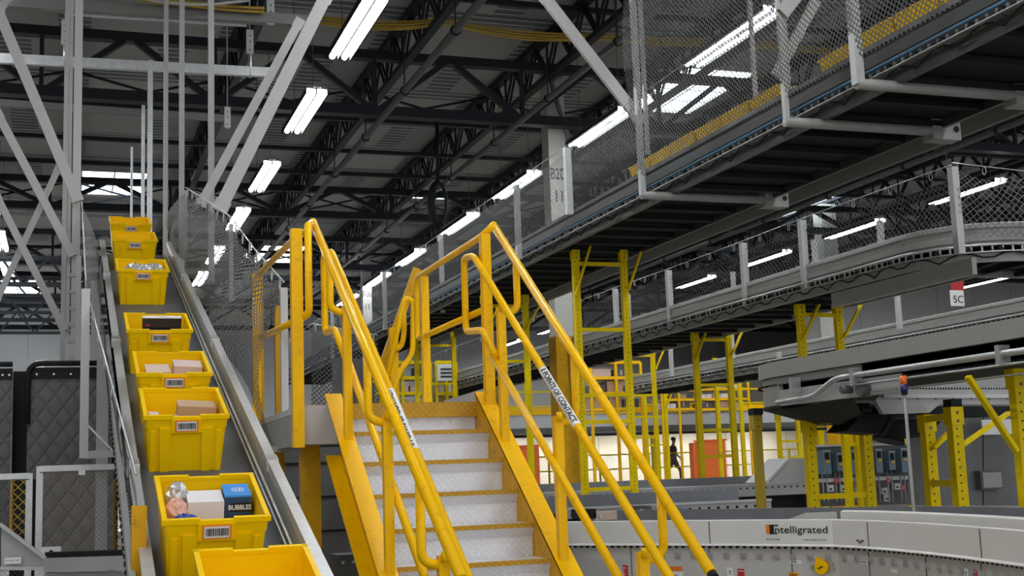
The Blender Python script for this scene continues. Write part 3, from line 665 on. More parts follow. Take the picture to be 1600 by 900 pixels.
# strut rails hung from the roof at top left
def rail(lab, pa, pb, D, w, h, mt):
    t = strut(lab, PY(*pa, D), PY(*pb, D), h, w, mt, 'strut_rail', 'rail', 'hung strut rails at the top left', ends=False); return t
rail('grey strut rail across the very top left', (-10, 2), (488, 34), 15, .11, .13, mat('dark_rail_grey', (.19, .19, .18), .5))  # top rail is a darker grey than the other supports
rail('bluish strut rail just under the top rail', (100, 20), (385, 38), 17, .05, .06, GAL)
rail('bright galvanised strut rail across the upper left', (-10, 91), (428, 114), 16, .07, .12, GAL)
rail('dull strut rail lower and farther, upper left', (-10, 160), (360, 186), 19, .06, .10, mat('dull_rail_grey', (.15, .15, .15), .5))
for k, (x, y0, y1, D) in enumerate(((102, 32, 92, 16), (390, 48, 108, 16), (355, 168, 190, 19), (422, 0, 22, 15))):
    a, b = PY(x, y0, D), PY(x+2, y1, D); t = thing('rail_hanger', 'pale hanger bracket above the strut rails, %s' % ORD[k], 'bracket', b, 'rail hangers')
    MB().box((a.x-.045, D-.04, a.z-.32), (a.x+.045, D, a.z)).build('plate', LGREY, t); MB().cyl((a.x, D-.02, b.z-.12), (a.x, D-.02, a.z-.3), .018, 6).build('rod', GAL, t)
    r = MB()
    for q in (.08, .16, .27): r.cyl((a.x, D-.046, a.z-q), (a.x, D-.038, a.z-q), .01, 8)
    r.build('bolt', BLACK, t); MB().cyl((a.x, D-.02, a.z), (a.x, D-.02, 9.8), .01, 5).build('drop_rod', GREY, t)
# yellow cable bundle sagging across the roof
def cable(lab, pts, D, n, spread, mt, r=.018):
    t = thing('cable_bundle', lab, 'cable', PY(*pts[0], D), 'cable bundles'); base = [PY(*p, D) for p in pts]
    for k in range(n):
        off = Vector((0, random.uniform(-.05, .05), (k-(n-1)/2)*spread)); q = [b+off*(1+.35*math.sin(i*1.7+k)) for i, b in enumerate(base)]
        MB().tube(fillet(q, .5, 4), r, 5).build('cable', mt, t)
    return t
YC = mat('yellow_cable', (.42, .28, .03), .5)
cable('yellow cable bundle sagging under the roof across the middle', [(470, 27), (560, 40), (640, 42), (695, 33), (745, 45), (830, 58), (895, 60), (960, 58), (1030, 65), (1150, 68), (1300, 82)], 20, 6, .024, YC)
cable('bright yellow cables lying on the top left rail', [(180, -14), (215, -2), (280, 6), (345, 14), (412, 17)], 14.9, 4, .02, YC)
cable('pale cables curving over the top left rail', [(185, -10), (250, 6), (320, 10), (390, 2)], 14.7, 2, .02, LGREY, .010)
# dark coiled cable hanging from the roof
p = PY(685, 275, 24); t = thing('hanging_cable_coil', 'dark coil of cable hanging from a roof joist above the stair', 'cable', p)
m = MB(); m.tube([PY(683, 190, 24), PY(684, 285, 24)], .04, 6)
m.build('drop_cable', BLACK, t)
for k in range(5): 
    c = PY(685, 318, 24); MB().tube([c+Vector((.13*(1+.1*k)*math.cos(a), .04*k-.1, .40*math.sin(a)*(1+.04*k)-.0)) for a in [2*math.pi*s/18 for s in range(18)]], .03, 5, closed=True).build('coil', BLACK, t)
# conduit following the numbered column
p0 = PY(858, 130, 22.2); m = MB().tube([PY(905, 85, 22.2), PY(878, 105, 22.2), PY(862, 130, 22.2), PY(872, 165, 22.2), PY(892, 225, 22.2)], .05, 6)
tag(m.build('conduit', DGREY), 'dark bent conduit crossing the top of the numbered column', 'conduit')
# ================================================================== high conveyors
def conveyor(lab, path, zb, w, near=True, blue=False, straight=None, grp='high level conveyors', seg=.9, CGREY=CGREY):
    t = thing('tote_conveyor', lab, 'conveyor', (path[0][0], path[0][1], zb), grp); P = path
    m = MB(); m.sweep(P, [(0, zb+.02), (.05, zb+.02), (.05, zb+.035), (.015, zb+.035), (.015, zb+.105), (.05, zb+.105), (.05, zb+.12), (0, zb+.12)]); m.build('side_channel', CGREY, t)
    MB().sweep(P, [(w, zb+.02), (w+.04, zb+.02), (w+.04, zb+.14), (w, zb+.14)]).build('side_channel', CGREY, t)
    MB().sweep(P, [(.04, zb+.10), (w, zb+.10), (w, zb+.13), (.04, zb+.13)]).build('bed_plate', BLACK, t)
    g = [(.03, zb+.20), (.06, zb+.20), (.06, zb+.46), (.03, zb+.46), (.0, zb+.445), (-.005, zb+.40), (.02, zb+.385), (.02, zb+.33), (-.005, zb+.315), (-.005, zb+.255), (.02, zb+.24)]
    MB().sweep(P, g).build('side_guard', CGREY, t)
    MB().sweep(P, [(w-.06, zb+.14), (w-.03, zb+.14), (w-.03, zb+.44), (w-.06, zb+.44)]).build('side_guard', CGREY, t)
    MB().sweep(P, [(.08, zb+.24), (w-.08, zb+.24), (w-.08, zb+.26), (.08, zb+.26)]).build('belt', BELT, t)
    MB().sweep(P, [(-.10, zb+.115), (-.01, zb+.115), (-.01, zb+.125), (-.10, zb+.125)]).build('cable_tray', GAL, t)
    # fixings along the tray
    cb = MB(); dk = MB(); cr = MB(); d_ = 0
    tot = []
    for a, b in zip(P[:-1], P[1:]):
        a2_, b2_ = Vector(a[:2]), Vector(b[:2]); L = (b2_-a2_).length; s = d_
        while s < L:
            q = a2_.lerp(b2_, s/L); dr = (b2_-a2_).normalized(); nr = Vector((dr.y, -dr.x)); tot.append((q, dr, nr)); s += .11
        d_ = s-L
    for i, (q, dr, nr) in enumerate(tot):
        p = lambda o_, z, a=0: (q.x+nr.x*o_+dr.x*a, q.y+nr.y*o_+dr.y*a, z)
        cb.bar(p(-.008, zb+.13), p(-.008, zb+.20), .018)
        if i % 3 == 0: dk.bar(p(-.03, zb+.125), p(-.03, zb+.175, .05), .04)
        if i % 5 == 0: cr.bar(p(.03, zb+.06), p(w, zb+.06), .07, .05)
    cb.build('tray_finger', GAL, t)['kind'] = 'stuff'
    dk.build('junction', BLACK, t)['kind'] = 'stuff'; cr.build('cross_member', BLACK, t)['kind'] = 'stuff'
    pts = [Vector((q.x+nr.x*-.05, q.y+nr.y*-.05, zb+.035+.085*abs(math.sin(math.pi*i/4.5)))) for i, (q, dr, nr) in enumerate(tot)]
    MB().tube(pts, .009, 4).build('looped_cable', BLACK, t)
    c = MB(); c.tube([Vector((q.x-nr.x*.05, q.y-nr.y*.05, zb+.205)) for (q, dr, nr) in tot[::4]], .013, 6); c.build('conduit', BLUE if blue else GAL, t)
    return t
C1 = conveyor('high dark grey conveyor with yellow totes running away across the upper right', [(6.2, 5.0), (6.2, 40.0)], 4.60, 1.25, blue=True, CGREY=mat('dark_conveyor_steel', (.075, .075, .072), .35, .3))  # darker grey steel than the other high conveyors
C1b = MB(); C1b.bar((7.75, 5.5, 4.66), (7.75, 30, 4.66), .06, .16); tag(C1b.build('steel_channel', mat('olive_grey_steel', (.14, .14, .12), .5)), 'long grey channel along the underside of the high tote conveyor', 'channel')
arc = [(9.95+1.0*-math.cos(a)*1.0, 12.2-1.0*math.sin(a)) for a in [math.pi/2*(1-k/8) for k in range(9)]]
C2 = conveyor('grey conveyor on yellow frames bending right at its near end, middle right', [(12.9, 11.2)]+arc+[(8.95, 34)], 3.74, 1.15)
C3 = conveyor('lower grey conveyor running away behind the curved one, right', [(13.2, 13.0), (13.2, 29.5)], 3.50, 1.2)
tag(MB().box((8.93, 10.95, 3.55), (8.99, 13.6, 3.73)).build('steel_channel', CGREY), 'pale grey channel under the bend of the middle right conveyor', 'channel')
# net covered hangers of conveyor 1
def trap(lab, px, py, pxe, pye, big=.06):
    p = PX(px, py, 5.86); e = PY(pxe, pye, p.y)
    t = thing('conveyor_hanger', lab, 'hanger', p, 'hangers of the high conveyor')
    MB().box((p.x-big/2, p.y-big/2, p.z-.03), (p.x+big/2, p.y+big/2, 9.9)).build('drop_post', LGREY, t)
    MB().cyl((p.x-.02, p.y, p.z-.02), (7.45, p.y, p.z-.02), .045, 10).build('cross_bar', CGREY, t)
    MB().box((7.35, p.y-.04, p.z-.1), (7.65, p.y+.12, p.z+.14)).build('end_box', CGREY, t); MB().cyl((7.6, p.y-.045, p.z+.0), (7.6, p.y-.038, p.z+.0), .03, 10).build('port', BLACK, t)
    return t
trap('pale hanger with cross bar under the high conveyor, farthest of three', 1004, 302, 1180, 312)
trap('pale hanger with cross bar under the high conveyor, middle of three', 1229, 187, 1455, 195, .045)
trap('pale hanger with cross bar under the high conveyor, nearest of three', 1341, 127, 1590, 133, .075)
for k, (px, py, D) in enumerate(((1180, 140, 11.6), (1230, 110, 10.2), (1005, 100, 12.2))):
    p = PY(px, py, D); strut('slim pale drop post behind the high conveyor net, %s' % ORD[k], (p.x, D, 5.0), (p.x, D, 9.8), .04, name='steel_post', cat='post', grp='drop posts of the high conveyor', mt=GREY)
strut('wide flat pale brace falling from the roof to the farthest hanger', PY(845, -12, 12.8), PY(1003, 192, 12.8), .13, .05, grp='braces of the high conveyor')
strut('pale brace behind the net above the gap in the yellow totes', PY(1275, 0, 9.6), PY(1212, 120, 9.6), .09, .04, grp='braces of the high conveyor')
strut('short pale brace falling to the middle hanger', PY(1246, -10, 9.0), PY(1222, 22, 9.0), .10, .05, grp='braces of the high conveyor')
# totes riding on it
T1 = dup(T0, (6.56, 13.50, 4.94), 'yellow tote on the high conveyor behind the net, farthest of that row', 'yellow totes on the high conveyor', rot=(0, 0, 0))
ys = [13.50-.575*k for k in range(1, 6)]+[9.35-.575*k for k in range(0, 8)]
for k, y in enumerate(ys): dup(T1, (6.56+random.uniform(-.02, .02), y, 4.94), 'yellow tote on the high conveyor behind the net, %s from the far end' % ORD[k+1], rot=(0, 0, random.uniform(-.02, .02)))
p = PY(1575, 335, 12.0); dup(T1, (p.x+.1, 12.0, 4.00), 'yellow tote on the bend of the middle right conveyor', rot=(0, 0, math.pi/2)); dup(T1, (p.x+.72, 12.02, 4.00), 'yellow tote following on the bend at the right edge', rot=(0, 0, math.pi/2))
# nets of the high conveyors
net('safety_net', 'fine grey net standing along the near side of the high conveyor', [V((5.86, 7.0, 5.66)), V((5.86, 14, 5.66)), V((5.86, 38, 5.60))], [V((5.86, 7, 4.8)), V((5.86, 14, 4.8)), V((5.86, 38, 4.8))], 90, 6, NET, .07, V((-.05, 0, 0)), True, 40, wav=.01)
net('safety_net', 'upper net of the nearest part of the high conveyor', [V((5.86, 6.5, 7.2)), V((5.86, 12.6, 7.0))], [V((5.86, 6.5, 5.6)), V((5.86, 12.6, 5.6))], 20, 6, NET, .0, V((-.05, 0, 0)), False)
for k, (px, y0, y1) in enumerate(((890, 232, 335), (811, 290, 405), (692, 368, 488), (602, 425, 515), (520, 480, 560))):
    p = PZ(px, y1, 4.62); D = p.y; zt = PY(px, y0, D).z; npost('pale post of the high conveyor net, %s away from the camera' % ORD[k], (p.x, D, 4.62), (p.x, D, zt), .075, LGREY if k else GAL)
tops = []
for k, (px, y0, y1) in enumerate(((1500, 262, 397), (1260, 345, 457), (1167, 380, 480), (1049, 423, 514), (965, 452, 532))):
    D = [11.15, 14.2, 15.75, 18.2, 22.0][k]; p = PY(px, y1, D); zt = PY(px, y0, D).z; tops.append(V((p.x, D, zt))); npost('white post of the middle right conveyor net, %s from the camera' % ORD[k], (p.x, D, p.z), (p.x, D, zt), .085, LGREY)
for k, (px, y0, y1) in enumerate(((1275, 375, 420), (1378, 345, 392), (1147, 425, 460), (985, 640-180, 520))):
    D = [17, 14.5, 21, 27][k]; p = PY(px, y1, D); npost('grey post on the far side of the middle right conveyor, %s' % ORD[k], (p.x, D, p.z), (p.x, D, PY(px, y0, D).z), .07, GREY)
net('safety_net', 'net sagging between white posts of the middle right conveyor', [t_+V((.0, 0, -.02)) for t_ in tops]+[V((8.85, 32, 4.72))], [V((t_.x, t_.y, 4.1)) for t_ in tops]+[V((8.85, 32, 4.1))], 80, 6, NETF, .10, V((.04, 0, 0)), True, 28, wav=.01)
net('safety_net', 'net across the bend of the middle right conveyor at the right edge', [tops[0], V((11.2, 10.9, 4.55)), V((13.5, 10.8, 4.6))], [V((tops[0].x, tops[0].y, 4.0)), V((11.2, 10.9, 3.95)), V((13.5, 10.8, 3.95))], 30, 6, NETF, .1, V((0, -.04, 0)), True, 6, wav=.01)
for k, (px, y0, y1, D) in enumerate(((1406, 458, 514, 17), (1050, 540, 588, 24), (1145, 505, 560, 22), (1217, 700-150, 560, 19))):
    p = PY(px, y1, D); npost('white post along the lower conveyor behind, %s' % ORD[k], (p.x, D, p.z), (p.x, D, PY(px, y0, D).z), .07, LGREY)
# ================================================================== yellow rack frames
RG = 'yellow slotted support frames'
def rack(lab, pl, pr_, D, rungs=(), braces=(), w=.09, zb=0., holes=True, mt=RACK, cap=True, ddir=0.):
    a = PY(*pl, D); t = thing('support_frame', lab, 'frame', (a.x, D, zb), RG); P = [a]
    if pr_: P.append(PY(*pr_, D+ddir))
    for p in P:
        m = MB(); m.box((p.x-w/2, p.y-w*.4, zb), (p.x+w/2, p.y+w*.4, p.z)); m.cur = 1
        z = p.z-.16
        while z > max(zb, .9) and holes and w > .05: m.cyl((p.x-w*.1, p.y-w*.4-.0015, z), (p.x-w*.1, p.y-w*.4+.004, z), w*.085, 6); z -= .06
        m.build('upright', [mt, BLACK], t)
        if cap:
            c = MB(); c.box((p.x-w*.62, p.y-w*.5, p.z-.13), (p.x+w*.62, p.y+w*.5, p.z+.01)); c.cur = 1
            for zz in (.035, .10): c.cyl((p.x, p.y-w*.5-.004, p.z-zz), (p.x, p.y-w*.5+.004, p.z-zz), w*.13, 8)
            c.build('head_plate', [mt, DGREY], t); MB().box((p.x-.05, p.y-.05, p.z+.01), (p.x+.05, p.y+.05, p.z+.07)).build('pad', BLACK, t)
    for ry in rungs:
        z = PY(pl[0], ry, D).z; MB().bar((P[0].x, D, z), (P[1].x, D+ddir, z), w*.5, w*.55).build('rung', mt, t)
    for (x0, y0, x1, y1) in braces: MB().bar(PY(x0, y0, D-.07), PY(x1, y1, D-.07), w*.30, w*.55, up=(0, 1, 0)).build('brace', mt, t)
    return t
rack('tall yellow slotted frame under the high conveyor right of the numbered column', (898, 392), (973, 392), 16, (412, 515, 618, 660, 766), ((899, 462, 924, 378), (982, 452, 1008, 374)))
rack('tall yellow frame under the high conveyor seen between the stair posts', (756, 462), (820, 462), 19.5, (478, 565, 640), ((756, 520, 785, 470), (822, 515, 850, 465)), holes=False)
rack('yellow frame under the high conveyor farther off, left of the far one', (650, 520), (708, 520), 26, (540, 600), (), holes=False)
rack('tall yellow frame holding the middle right conveyor left of the orange barrier', (1085, 520), (1137, 520), 18.6, (531, 602, 673, 714, 768), ((1087, 562, 1105, 512), (1143, 556, 1163, 510)), holes=False)
rack('yellow frame farther along the middle right conveyor, beside the walking person', (982, 545), (1019, 545), 24, (556, 618, 652, 684), ((982, 562, 992, 540), (1024, 578, 1040, 540)), holes=False, w=.085)
rack('slim yellow frame behind the walking person', (1006, 602), (1038, 602), 33, (652, 696), ((1040, 640, 1055, 600),), holes=False)
rack('upper yellow frame holding the bend of the middle right conveyor', (1249, 477), (1308, 477), 15, (492,), ((1254, 532, 1283, 468), (1319, 527, 1350, 466)), zb=2.5, w=.10)
CB4 = 5.7
rack('short yellow slotted frame under the dark curved conveyor, centre right', (1262, 652), (1350, 652), 9.6, (659, 777), (), w=.085)
rack('yellow frame behind the dark curved conveyor frame', (1318, 648), (1337, 648), 13.0, (665, 695, 775), (), w=.08, holes=False)
rack('single olive yellow upright under the left end of the dark curved conveyor', (1181, 650), None, 10.6, (), (), w=.075, holes=False, mt=mat('olive_yellow_paint', (.42, .30, .01), .5))
rack('yellow slotted frame right of the motor controllers', (1447, 650), (1489, 638), 9.0, (655, 755), ((1497, 700, 1576, 645), (1458, 700, 1500, 660)), w=.095, ddir=-.6)
rack('near yellow slotted upright with long braces at the right edge', (1586, 577), None, 6.9, (), ((1588, 705, 1512, 588),), w=.085)
rack('yellow frame in the back right of the walkway', (1215, 648), (1246, 648), 24, (690, 716), (), w=.09, holes=False)
rack('yellow frame beyond the motor controllers', (1413, 655), (1450, 655), 21, (692,), (), w=.09, holes=False)
rack('pale yellow frame beside the right orange barrier', (1117, 560), (1153, 560), 28, (600, 640), (), w=.09, holes=False)
# ================================================================== dark curved conveyor at mid right
t = thing('curved_conveyor', 'dark low conveyor with grey side beam curving round at its left end, right', 'conveyor', (5.55, 5, 2.1))
R0 = 1.05; cx_, cy_ = 5.55+R0, 9.35
pth = [(5.55, 4.6), (5.55, cy_)]+[(cx_-R0*math.cos(a), cy_+R0*math.sin(a)) for a in [math.pi/2*k/9 for k in range(1, 10)]]+[(9.5, cy_+R0)]
MB().sweep(pth, [(0, 2.375), (.06, 2.375), (.06, 2.385), (.012, 2.385), (.012, 2.49), (.06, 2.49), (.06, 2.50), (0, 2.50)]).build('side_beam', CGREY, t, label='grey side beam')
MB().sweep(pth, [(.06, 2.25), (.09, 2.25), (.09, 2.48), (.06, 2.48)]).build('inner_panel', BLACK, t)
MB().sweep(pth[1:], [(.03, 2.13), (.06, 2.13), (.06, 2.37), (.03, 2.37)]).build('end_panel', CGREY, t, label='grey curved end panel')
MB().sweep([(5.55, 8.2), (5.55, cy_)], [(.03, 2.31), (.06, 2.31), (.06, 2.37), (.03, 2.37)]).build('end_panel', CGREY, t)
MB().sweep([(5.55, 7.7), (5.55, cy_)], [(.02, 2.13), (.05, 2.13), (.05, 2.26), (.02, 2.26)]).build('drive_plate', GREY, t, label='grey bolted drive plate')
MB().sweep(pth, [(.06, 2.22), (.85, 2.22), (.85, 2.40), (.06, 2.40)]).build('bed', BLACK, t)
MB().sweep(pth, [(.85, 2.22), (.88, 2.22), (.88, 2.50), (.85, 2.50)]).build('far_beam', CGREY, t)
b = MB(); b.sweep(pth[1:-1], [(.02, 2.12), (.45, 1.98), (.85, 2.12), (.85, 2.14), (.02, 2.14)])
b._add([(5.58, 8.3, 2.13), (5.58, cy_, 2.10), (6.4, cy_+.1, 2.02), (6.05, 8.9, 2.04), (5.95, 9.1, 1.95)], [(0, 1, 4), (1, 2, 4), (2, 3, 4), (3, 0, 4)]); b.build('sagging_cover', BLACK, t, label='black sagging cover sheet')
m = MB(); 
for k in range(40):
    a = k/40*math.pi/2; m.sph((cx_-(R0+.004)*math.cos(a), cy_+(R0+.004)*math.sin(a), 2.305), .011, 3)
for k in range(16): m.sph((5.545, cy_-.06*k, 2.30), .010, 3)
m.build('roller_end', BLACK, t)['kind'] = 'stuff'
m = MB().tube(fillet([(5.50, 4.6, 2.285), (5.50, 8.4, 2.285), (5.52, 8.75, 2.17), (5.52, 9.3, 2.16)], .1), .022, 8); m.build('conduit', GAL, t)
MB().cyl((5.5, 4.6, 2.215), (5.5, 8.2, 2.215), .009, 6).build('conduit', GAL, t); MB().cyl((5.53, 4.6, 2.15), (5.53, 8.0, 2.15), .007, 6).build('conduit', GAL, t)
for y in (5.6, 6.55, 8.15, 9.0): MB().box((5.47, y-.02, 2.22), (5.555, y+.02, 2.34)).build('conduit_clip', GAL, t)
MB().cyl((5.50, 8.1, 2.18), (5.60, 8.1, 2.18), .055, 12).build('drive_motor', DGREY, t); MB().cyl((5.48, 8.3, 2.19), (5.60, 8.3, 2.19), .03, 8).build('drive_shaft', DGREY, t)
# grey conveyor piece crossing behind it
t = thing('cross_conveyor', 'pale grey bolted conveyor frame crossing behind the signal lamp', 'conveyor', (6.8, 8.6, 1.9))
a, b = PY(1372, 606, 8.9), PY(1580, 606, 8.9)
m = MB(); m.hexa([PY(1368, 625, 8.9), PY(1382, 607, 8.9), PY(1590, 605, 8.9), PY(1590, 632, 8.9), PY(1468, 632, 8.9), PY(1452, 645, 8.9), PY(1380, 647, 8.9)], (0, .05, 0)); m.cur = 1
for k in range(46): p = PY(1386+4.4*k, 607, 8.88); m.sph(p, .009, 3)
for k in range(14): p = PY(1392+14*k, 617+6*(k % 2), 8.89); m.sph(p, .007, 3)
m.build('side_frame', [GREY, BLACK], t); MB().bar(PY(1380, 619, 8.86), PY(1588, 619, 8.86), .02, .03).build('rail', LGREY, t)
MB().hexa([PY(1400, 635, 9.3), PY(1590, 635, 9.3), PY(1590, 648, 9.3), PY(1400, 652, 9.3)], (0, .5, 0)).build('under_bed', BLACK, t)
m = MB(); m.hexa([PY(1330, 640, 9.1), PY(1402, 650, 9.1), PY(1378, 678, 9.1), PY(1322, 674, 9.1), PY(1340, 655, 9.1)], (0, .3, 0)); m.bar(PY(1406, 628, 9.0), PY(1378, 680, 9.0), .05, .03); tag(m.build('hanging_cover', BLACK), 'black cover sheet hanging below the dark curved conveyor', 'cover')
m = MB().tube([PY(1388, 690, 10.5), PY(1392, 665, 10.5), PY(1425, 660, 10.5), PY(1452, 640, 10.5)], .16, 10); tag(m.build('flexible_duct', BLACK), 'fat black hose beside the motor controllers', 'hose')
# signal lamp on a pole
p = PY(1411, 586, 7.3); q = PY(1422, 798, 7.3)
t = thing('signal_lamp', 'signal lamp on a thin pole, orange over blue', 'lamp', (p.x, 7.3, 0))
MB().cyl((p.x, 7.3, 0), (p.x, 7.3, PY(1411, 616, 7.3).z), .0115, 8).build('pole', CGREY, t)
MB().cyl((p.x, 7.3, PY(1411, 601, 7.3).z), (p.x, 7.3, PY(1411, 587, 7.3).z), .0235, 14).build('lens', mat('orange_lens', (.85, .16, .02), .25), t, label='orange lens')
MB().cyl((p.x, 7.3, PY(1411, 613, 7.3).z), (p.x, 7.3, PY(1411, 601, 7.3).z), .0242, 14).build('lens', mat('blue_lens', (.02, .02, .12), .25), t, label='dark blue lens')
m = MB(); m.cyl((p.x, 7.3, PY(1411, 617, 7.3).z), (p.x, 7.3, PY(1411, 612.5, 7.3).z), .021, 12); m.cyl((p.x, 7.3, PY(1411, 587, 7.3).z), (p.x, 7.3, PY(1411, 585, 7.3).z), .022, 12); m.build('collar', BLACK, t)
# ================================================================== front conveyor
SORTP = mat('pale_sorter_paint', (.74, .735, .71), .5, var=.04)
BGUARD = mat('scuffed_dark_guard', (.19, .195, .21), .4, var=.3, scale=3)
fp = [PZ(x, y, 1.29) for x, y in ((866, 815), (1000, 813.5), (1150, 812), (1300, 811.3), (1350, 812.6), (1400, 814.8), (1450, 817.6), (1500, 821), (1550, 824.8), (1600, 829), (1680, 837), (1760, 847))]
fp = [(p.x, p.y) for p in fp]
t = thing('sorter_conveyor', 'grey curving conveyor with a long side guard across the bottom right', 'conveyor', (fp[0][0], fp[0][1], 0)); FC = t
MB().sweep(fp, [(0, 1.125), (.012, 1.115), (.012, 1.12), (.002, 1.13), (.002, 1.285), (-.03, 1.29), (-.03, 1.283), (-.004, 1.278), (-.004, 1.125)]).build('side_guard', SORTP, t)
MB().sweep(fp, [(-.04, .45), (-.035, .45), (-.035, 1.12), (-.04, 1.12)]).build('side_pan', mat('sorter_pan_paint', (.56, .555, .53), .5, var=.06), t)
MB().sweep(fp, [(-.90, 1.12), (-.04, 1.12), (-.04, 1.14), (-.90, 1.14)]).build('belt', BELT, t)
MB().sweep(fp, [(-.98, .60), (-.95, .60), (-.95, 1.33), (-.98, 1.33)]).build('far_guard', BGUARD, t)
MB().sweep(fp[3:], [(-.075, 1.24), (-.07, 1.24), (-.07, 1.335), (-.10, 1.345), (-.10, 1.339), (-.076, 1.33)]).build('upper_guard', SORTP, t)
p0_, p1_ = PZ(1180, 806, 1.30), PZ(1240, 806, 1.30); u0 = Vector((fp[3][0]-fp[2][0], fp[3][1]-fp[2][1], 0)).normalized()
m = MB(); q3 = Vector((fp[3][0], fp[3][1], 0)); nn_ = u0.cross(Vector((0, 0, 1)))*-.07; q3 = q3+nn_; m.hexa([q3+Vector((0, 0, 1.24)), q3+Vector((0, 0, 1.335)), q3-u0*.22+Vector((0, 0, 1.33)), q3-u0*.45+Vector((0, 0, 1.26))], u0.cross(Vector((0, 0, 1)))*.006); m.build('upper_guard_end', LGREY, t)
def arcpts(step):
    out = []; d_ = 0
    for a, b in zip(fp[:-1], fp[1:]):
        a2_, b2_ = Vector(a), Vector(b); L = (b2_-a2_).length; s = d_
        while s < L:
            dr = (b2_-a2_).normalized(); out.append((a2_.lerp(b2_, s/L), dr, Vector((dr.y, -dr.x)))); s += step
        d_ = s-L
    return out
m = MB()
for q, dr, nr in arcpts(.052): m.bar((q.x-nr.x*.034, q.y-nr.y*.034, 1.108), (q.x-nr.x*.030, q.y-nr.y*.030, 1.108), .022, .022)
m.build('roller_slot', BLACK, t)['kind'] = 'stuff'
for k, (q, dr, nr) in enumerate(arcpts(.125)):
    if 5 < k < 60: 
        m = MB(); m.bar((q.x-nr.x*.036, q.y-nr.y*.036, 1.045), (q.x-nr.x*.022, q.y-nr.y*.022, 1.045), .040, .034); m.cyl((q.x-nr.x*.026, q.y-nr.y*.026, 1.045), (q.x-nr.x*.018, q.y-nr.y*.018, 1.045), .010, 8); m.build('clip_bolt', GAL, t)
m = MB()
for q, dr, nr in arcpts(.62): m.bar((q.x-nr.x*.033, q.y-nr.y*.033, .5), (q.x-nr.x*.033, q.y-nr.y*.033, 1.10), .006, .004)
for q, dr, nr in arcpts(1.27): m.bar((q.x+nr.x*.003, q.y+nr.y*.003, 1.13), (q.x+nr.x*.003, q.y+nr.y*.003, 1.28), .006, .004)
m.build('panel_joint', DGREY, t)['kind'] = 'stuff'
for q, dr, nr in arcpts(2.0)[1:]:
    MB().box((q.x-nr.x*.5-.04, q.y-nr.y*.5-.04, 0), (q.x-nr.x*.5+.04, q.y-nr.y*.5+.04, 1.12)).build('leg', GREY, t)
def hit(px, py, off=-.033):   # ray meets the side pan
    best = None
    for a, b in zip(fp[:-1], fp[1:]):
        A, B = Vector((*a, 0)), Vector((*b, 0)); d = (B-A).normalized(); n = Vector((d.y, -d.x, 0)); r = ray(px, py)
        den = n.dot(r)
        if abs(den) < 1e-6: continue
        k = (n.dot(A)+off-n.dot(EYE))/den; p = EYE+r*k; s = d.dot(p-A)
        if k > 0 and -.01 <= s <= (B-A).length+.01: return p, d, n
    return p, d, n
def stick(px, py, w, h, mt, name, lab, cat='sticker', lines=None, off=-.033, thick=.002, top=None):
    p, d, n = hit(px, py, off); t = thing(name, lab, cat, p, 'stickers on the sorter conveyor' if cat == 'sticker' else None)
    z = Vector((0, 0, 1)); q = lambda u, v, e=0: p+d*u+z*v+n*e
    MB().hexa([q(-w/2, -h/2), q(w/2, -h/2), q(w/2, h/2), q(-w/2, h/2)], n*thick).build('sheet', mt, t)
    if top: MB().hexa([q(-w/2, h*.12, thick), q(w/2, h*.12, thick), q(w/2, h/2, thick), q(-w/2, h/2, thick)], n*.001).build('header', top, t)
    for (s, tx, v, mt2, u) in (lines or []): text_mesh(tx, s, lambda a_, b_: q(u+a_, v+b_, thick+.0015), bold=.0005).build('lettering', mt2, t)
    return t, q
stick(972, 894, .10, .10, REDI, 'asset_tag', 'red eight sided tag reading E5 on the conveyor side', lines=[(.055, 'E5', -.008, LABEL, 0), (.014, 'CONVEYOR', .030, LABEL, 0)], thick=.004)
stick(1055, 895, .12, .09, LABEL, 'notice_sheet', 'white notice with an orange band between the lower rail ends', top=ORI, lines=[(.012, 'NOTICE', -.02, INK, 0)])
stick(1008, 898, .07, .04, LABEL, 'notice_sheet', 'small white label left of the orange banded notice')
stick(1141, 895, .045, .07, LABEL, 'pinch_pictogram', 'white hand hazard pictogram beside a red danger label', lines=[(.04, 'Y', .0, INK, 0)])
stick(1158, 897, .05, .07, REDI, 'danger_label', 'red and black danger label beside the hand pictogram, left', lines=[(.010, 'DANGER', .02, LABEL, 0)])
stick(1243, 878, .085, .024, LABEL, 'name_plate', 'pale plate below the printed maker name', lines=[(.012, '07 1234', 0, INK, -.01)])
stick(1240, 898, .075, .03, mat('amber_label', (.85, .38, .01), .5), 'amber_label', 'amber label under the pale plate', lines=[(.011, 'WARNING', 0, INK, 0)])
stick(1349, 878, .085, .026, LABEL, 'name_plate', 'pale plate right of the yellow button', lines=[(.013, '52171578', 0, INK, 0)])
stick(1397, 892, .07, .022, LABEL, 'name_plate', 'small pale plate farther right along the curve')
stick(1510, 897, .04, .06, LABEL, 'pinch_pictogram', 'white hand hazard pictogram at the lower right', lines=[(.04, 'Y', .0, INK, 0)])
stick(1524, 899, .045, .06, REDI, 'danger_label', 'red and black danger label at the lower right', lines=[(.010, 'DANGER', .02, LABEL, 0)])
# yellow push button
p, d, n = hit(1287, 886); z = V((0, 0, 1)); t = thing('emergency_button', 'yellow rounded button housing on the conveyor side', 'button', p)
MB().cyl(p, p+n*.045, .044, 20).build('housing', YEL, t); m = MB(); m.hexa([p+d*-.03+z*.02, p+d*.005+z*.04, p+d*-.018+z*.065, p+d*-.045+z*.058], n*.03); m.build('lug', YEL, t)
MB().bar(p+n*.047+d*-.018-z*.008, p+n*.047+d*.018+z*.008, .004, .008).build('slot', INK, t)
m = MB()
for u, v in ((-.075, .005), (.07, -.01), (.065, .025)): m.cyl(p+d*u+z*v, p+d*u+z*v+n*.02, .013, 8)
m.build('bolt', GAL, t)
